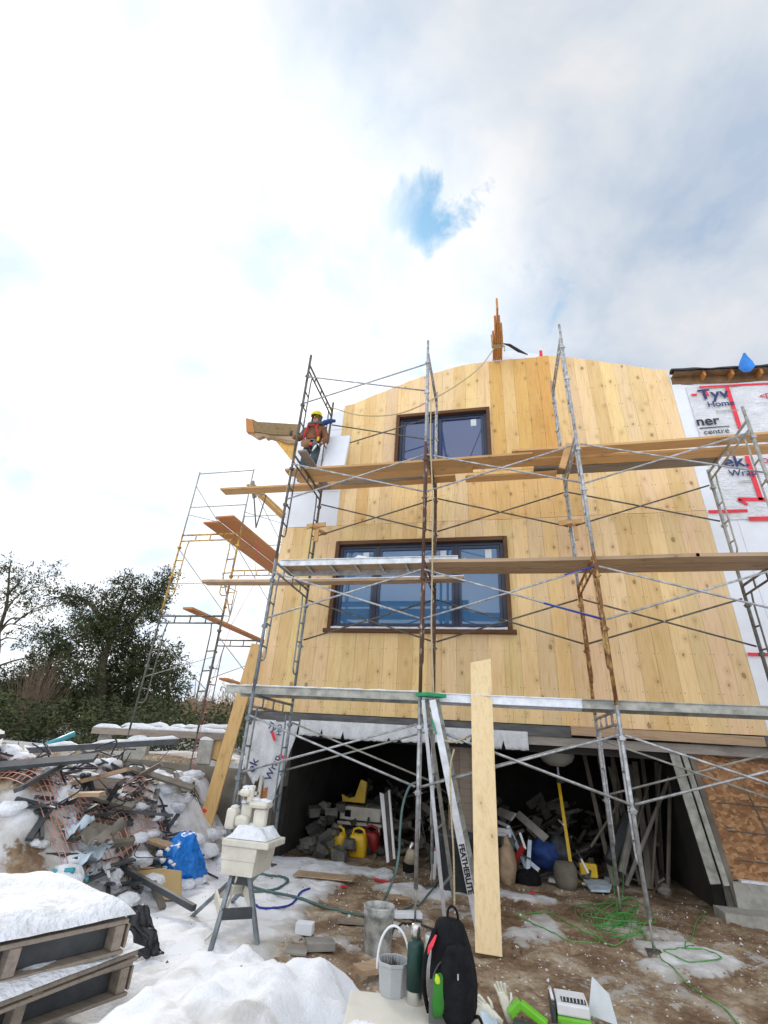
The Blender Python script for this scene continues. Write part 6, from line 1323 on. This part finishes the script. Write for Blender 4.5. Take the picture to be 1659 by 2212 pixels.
def sub_(name,ns,es,rs,m,par=pr_): 
    i2={n:i for i,n in enumerate(ns)}; return skin(name,[J[n] for n in ns],[(i2[a],i2[b]) for a,b in es],rs,m,par)
sub_('jacket',['che','wai','sho','sl','el','wl','sr','er','wr'],[('che','wai'),('che','sho'),('sho','sl'),('sl','el'),('el','wl'),('sho','sr'),('sr','er'),('er','wr')],[(.19,.155),(.17,.15),.135,.095,.072,.05,.095,.072,.05],M['clothbrown'])
J['pel2']=(0,0,1.0); J['al2']=(-.13,.01,.14); J['ar2']=(.06,.05,.14)
sub_('trousers',['pel2','hl','kl','al2','hr','kr','ar2'],[('pel2','hl'),('hl','kl'),('kl','al2'),('pel2','hr'),('hr','kr'),('kr','ar2')],[(.155,.13),.105,.082,.07,.105,.082,.07],M['denim'])
for s_,a,t in (('l','al','tl'),('r','ar','tr')): sub_('boot',[a,t],[(a,t)],[.058,.052],M['black'])
org=V(pr_['org'])
# gloves with five fingers
def hand(c,d,n_,curl,m):
    c=V(c);d=V(d).normalized();n_=V(n_).normalized(); s_=d.cross(n_)
    vs=[c-d*.05,c,c+d*.045]; es=[(0,1),(1,2)]; rs=[.034,.042,.040]
    for k in range(4):
        o_=(-.033+.022*k); p=c+d*.06+s_*o_; i0=len(vs); vs.append(p); es.append((2,i0)); rs.append(.014)
        q=p+(d*.7+n_*curl*.5)*.035; vs.append(q); es.append((i0,i0+1)); rs.append(.0125)
        q2=q+(d*.2+n_*curl)*.028*(1-.1*abs(k-1.5)); vs.append(q2); es.append((i0+1,i0+2)); rs.append(.011)
    i0=len(vs); p=c+s_*-.045+d*.0; vs.append(p); es.append((1,i0)); rs.append(.016); vs.append(p+(d*.5+n_*curl*.8-s_*.2)*.045); es.append((i0,i0+1)); rs.append(.013)
    return skin('glove',vs,es,rs,m,pr_,1)
hand(J['ml'],(.35,-.8,.1),(.6,.5,-.1),1,M['greyfab']); hand(J['mr'],(-.05,-.25,-1),(-.3,-1,0),1,M['greyfab'])
hd=V(J['hed'])+V((0,-.0,.0))
wm=lambda p: V(p)+org
# hood, face, helmet
MB().loft([[wm(hd+V((.105*s1*math.cos(t),.02+.11*s1*math.sin(t),z_))) for t in [math.radians(-38+256*k/18) for k in range(19)]] for z_,s1 in ((-.20,1.35),(-.15,1.05),(-.06,1.0),(.03,1.0),(.07,.95))],cap=False,close=False).build('hood',M['greyfab'],pr_,smooth=True,solid=.02)
MB().tube([wm(hd+V((.15*math.cos(t),-.0+.12*math.sin(t),-.20+.02*math.cos(2*t)))) for t in [2*math.pi*k/16 for k in range(17)]],.035,8).build('collar',M['greyfab'],pr_,smooth=True)
MB().lathe(wm(hd+V((.0,.0,.045))),[(.135,0),(.132,.015),(.118,.02),(.114,.05),(.10,.09),(.065,.125),(.0,.138)],24,V((.08,-.12,1)),cap=False).build('helmet',M['hat'],pr_,smooth=True,solid=.004)
MB().loft([[wm(hd+V((a,-.10-b,.04))) for a,b in ((-.10,0),(-.06,.055),(0,.07),(.06,.055),(.10,0))],[wm(hd+V((a,-.10-b,.052))) for a,b in ((-.10,0),(-.06,.055),(0,.07),(.06,.055),(.10,0))]],cap=False,close=False).build('helmet_brim',M['hat'],pr_,solid=.006)
MB().blob(wm(hd+V((0,-.095,-.035))),.014,.022,.026,1,.05,8,6).build('nose',M['skin'],pr_,smooth=True)
for s_ in (-1,1): MB().blob(wm(hd+V((.030*s_,-.082,-.012))),.012,.008,.006,1,.05,8,5).build('eye',M['black'],pr_,smooth=True)
MB().blob(wm(hd+V((0,-.080,-.078))),.024,.010,.006,1,.05,8,5).build('mouth',M['redpl'],pr_,smooth=True)
# harness
hs=MB()
for s_ in (-1,1): hs.tube([wm((.10*s_,.05,1.56)),wm((.12*s_,-.12,1.47)),wm((.10*s_,-.185,1.34)),wm((.15*s_,-.17,1.18)),wm((.17*s_,-.13,1.02))],.021,6)
hs.tube([wm((-.11,-.175,1.40)),wm((0,-.195,1.39)),wm((.11,-.175,1.38))],.018,6)
hs.build('harness',M['harness'],pr_,smooth=True)
MB().tube([wm((.175*math.cos(t),.145*math.sin(t)-.01,1.0)) for t in [2*math.pi*k/20 for k in range(21)]],.024,6).build('tool_belt',M['black'],pr_,smooth=True)
MB().blob(wm((-.08,-.17,.93)),.12,.06,.10,2,.2).build('tool_pouch',M['leather'],pr_,smooth=True)
MB().blob(wm((.12,-.16,.90)),.06,.05,.10,3,.2).build('tool_pouch',M['greyfab'],pr_,smooth=True)
MB().box(wm((.01,-.20,.86)),wm((.07,-.16,.92))).build('orange_tape_case',M['red'],pr_)
MB().blob(wm((.17,-.14,1.04)),.03,.03,.07,6,.2).build('yellow_clip',M['yellow'],pr_,smooth=True)
MB().tube([wm((.09,.02,1.52)),wm((.20,.03,1.60)),wm((.33,.05,1.66)),wm((.43,.08,1.66))],[.05,.06,.05,.03],8).build('blue_lanyard_pack',M['bluefab'],pr_,smooth=True)
nl=empty('nail_gun',wm((.24,-.27,.76)),'small pale trigger tool hanging from the worker\'s right side','tool')
MB().tube([wm((.24,-.24,.82)),wm((.19,-.28,.74)),wm((.14,-.28,.64))],[.03,.025,.012],8).build('barrel',M['white'],nl,smooth=True); MB().bar(wm((.22,-.27,.80)),wm((.26,-.27,.70)),.03,.035).build('grip',M['black'],nl)
# foam sheet leaning behind him
q=[PY(715,945,1.55),PY(757,940,1.55),PY(741,1006,1.35),PY(694,1006,1.35)]
q=[PY(708,944,1.55),PY(756,940,1.55),PY(742,1012,1.30),PY(690,1012,1.30)]
m_=MB(); m_.poly(q,.05,V((.25,1,0)).normalized()); tag(m_.build('foam_sheet',M['foam'],bevel=.004),'clean white foam sheet leaning on the deck to the right of the worker','foam sheet')
#@@END
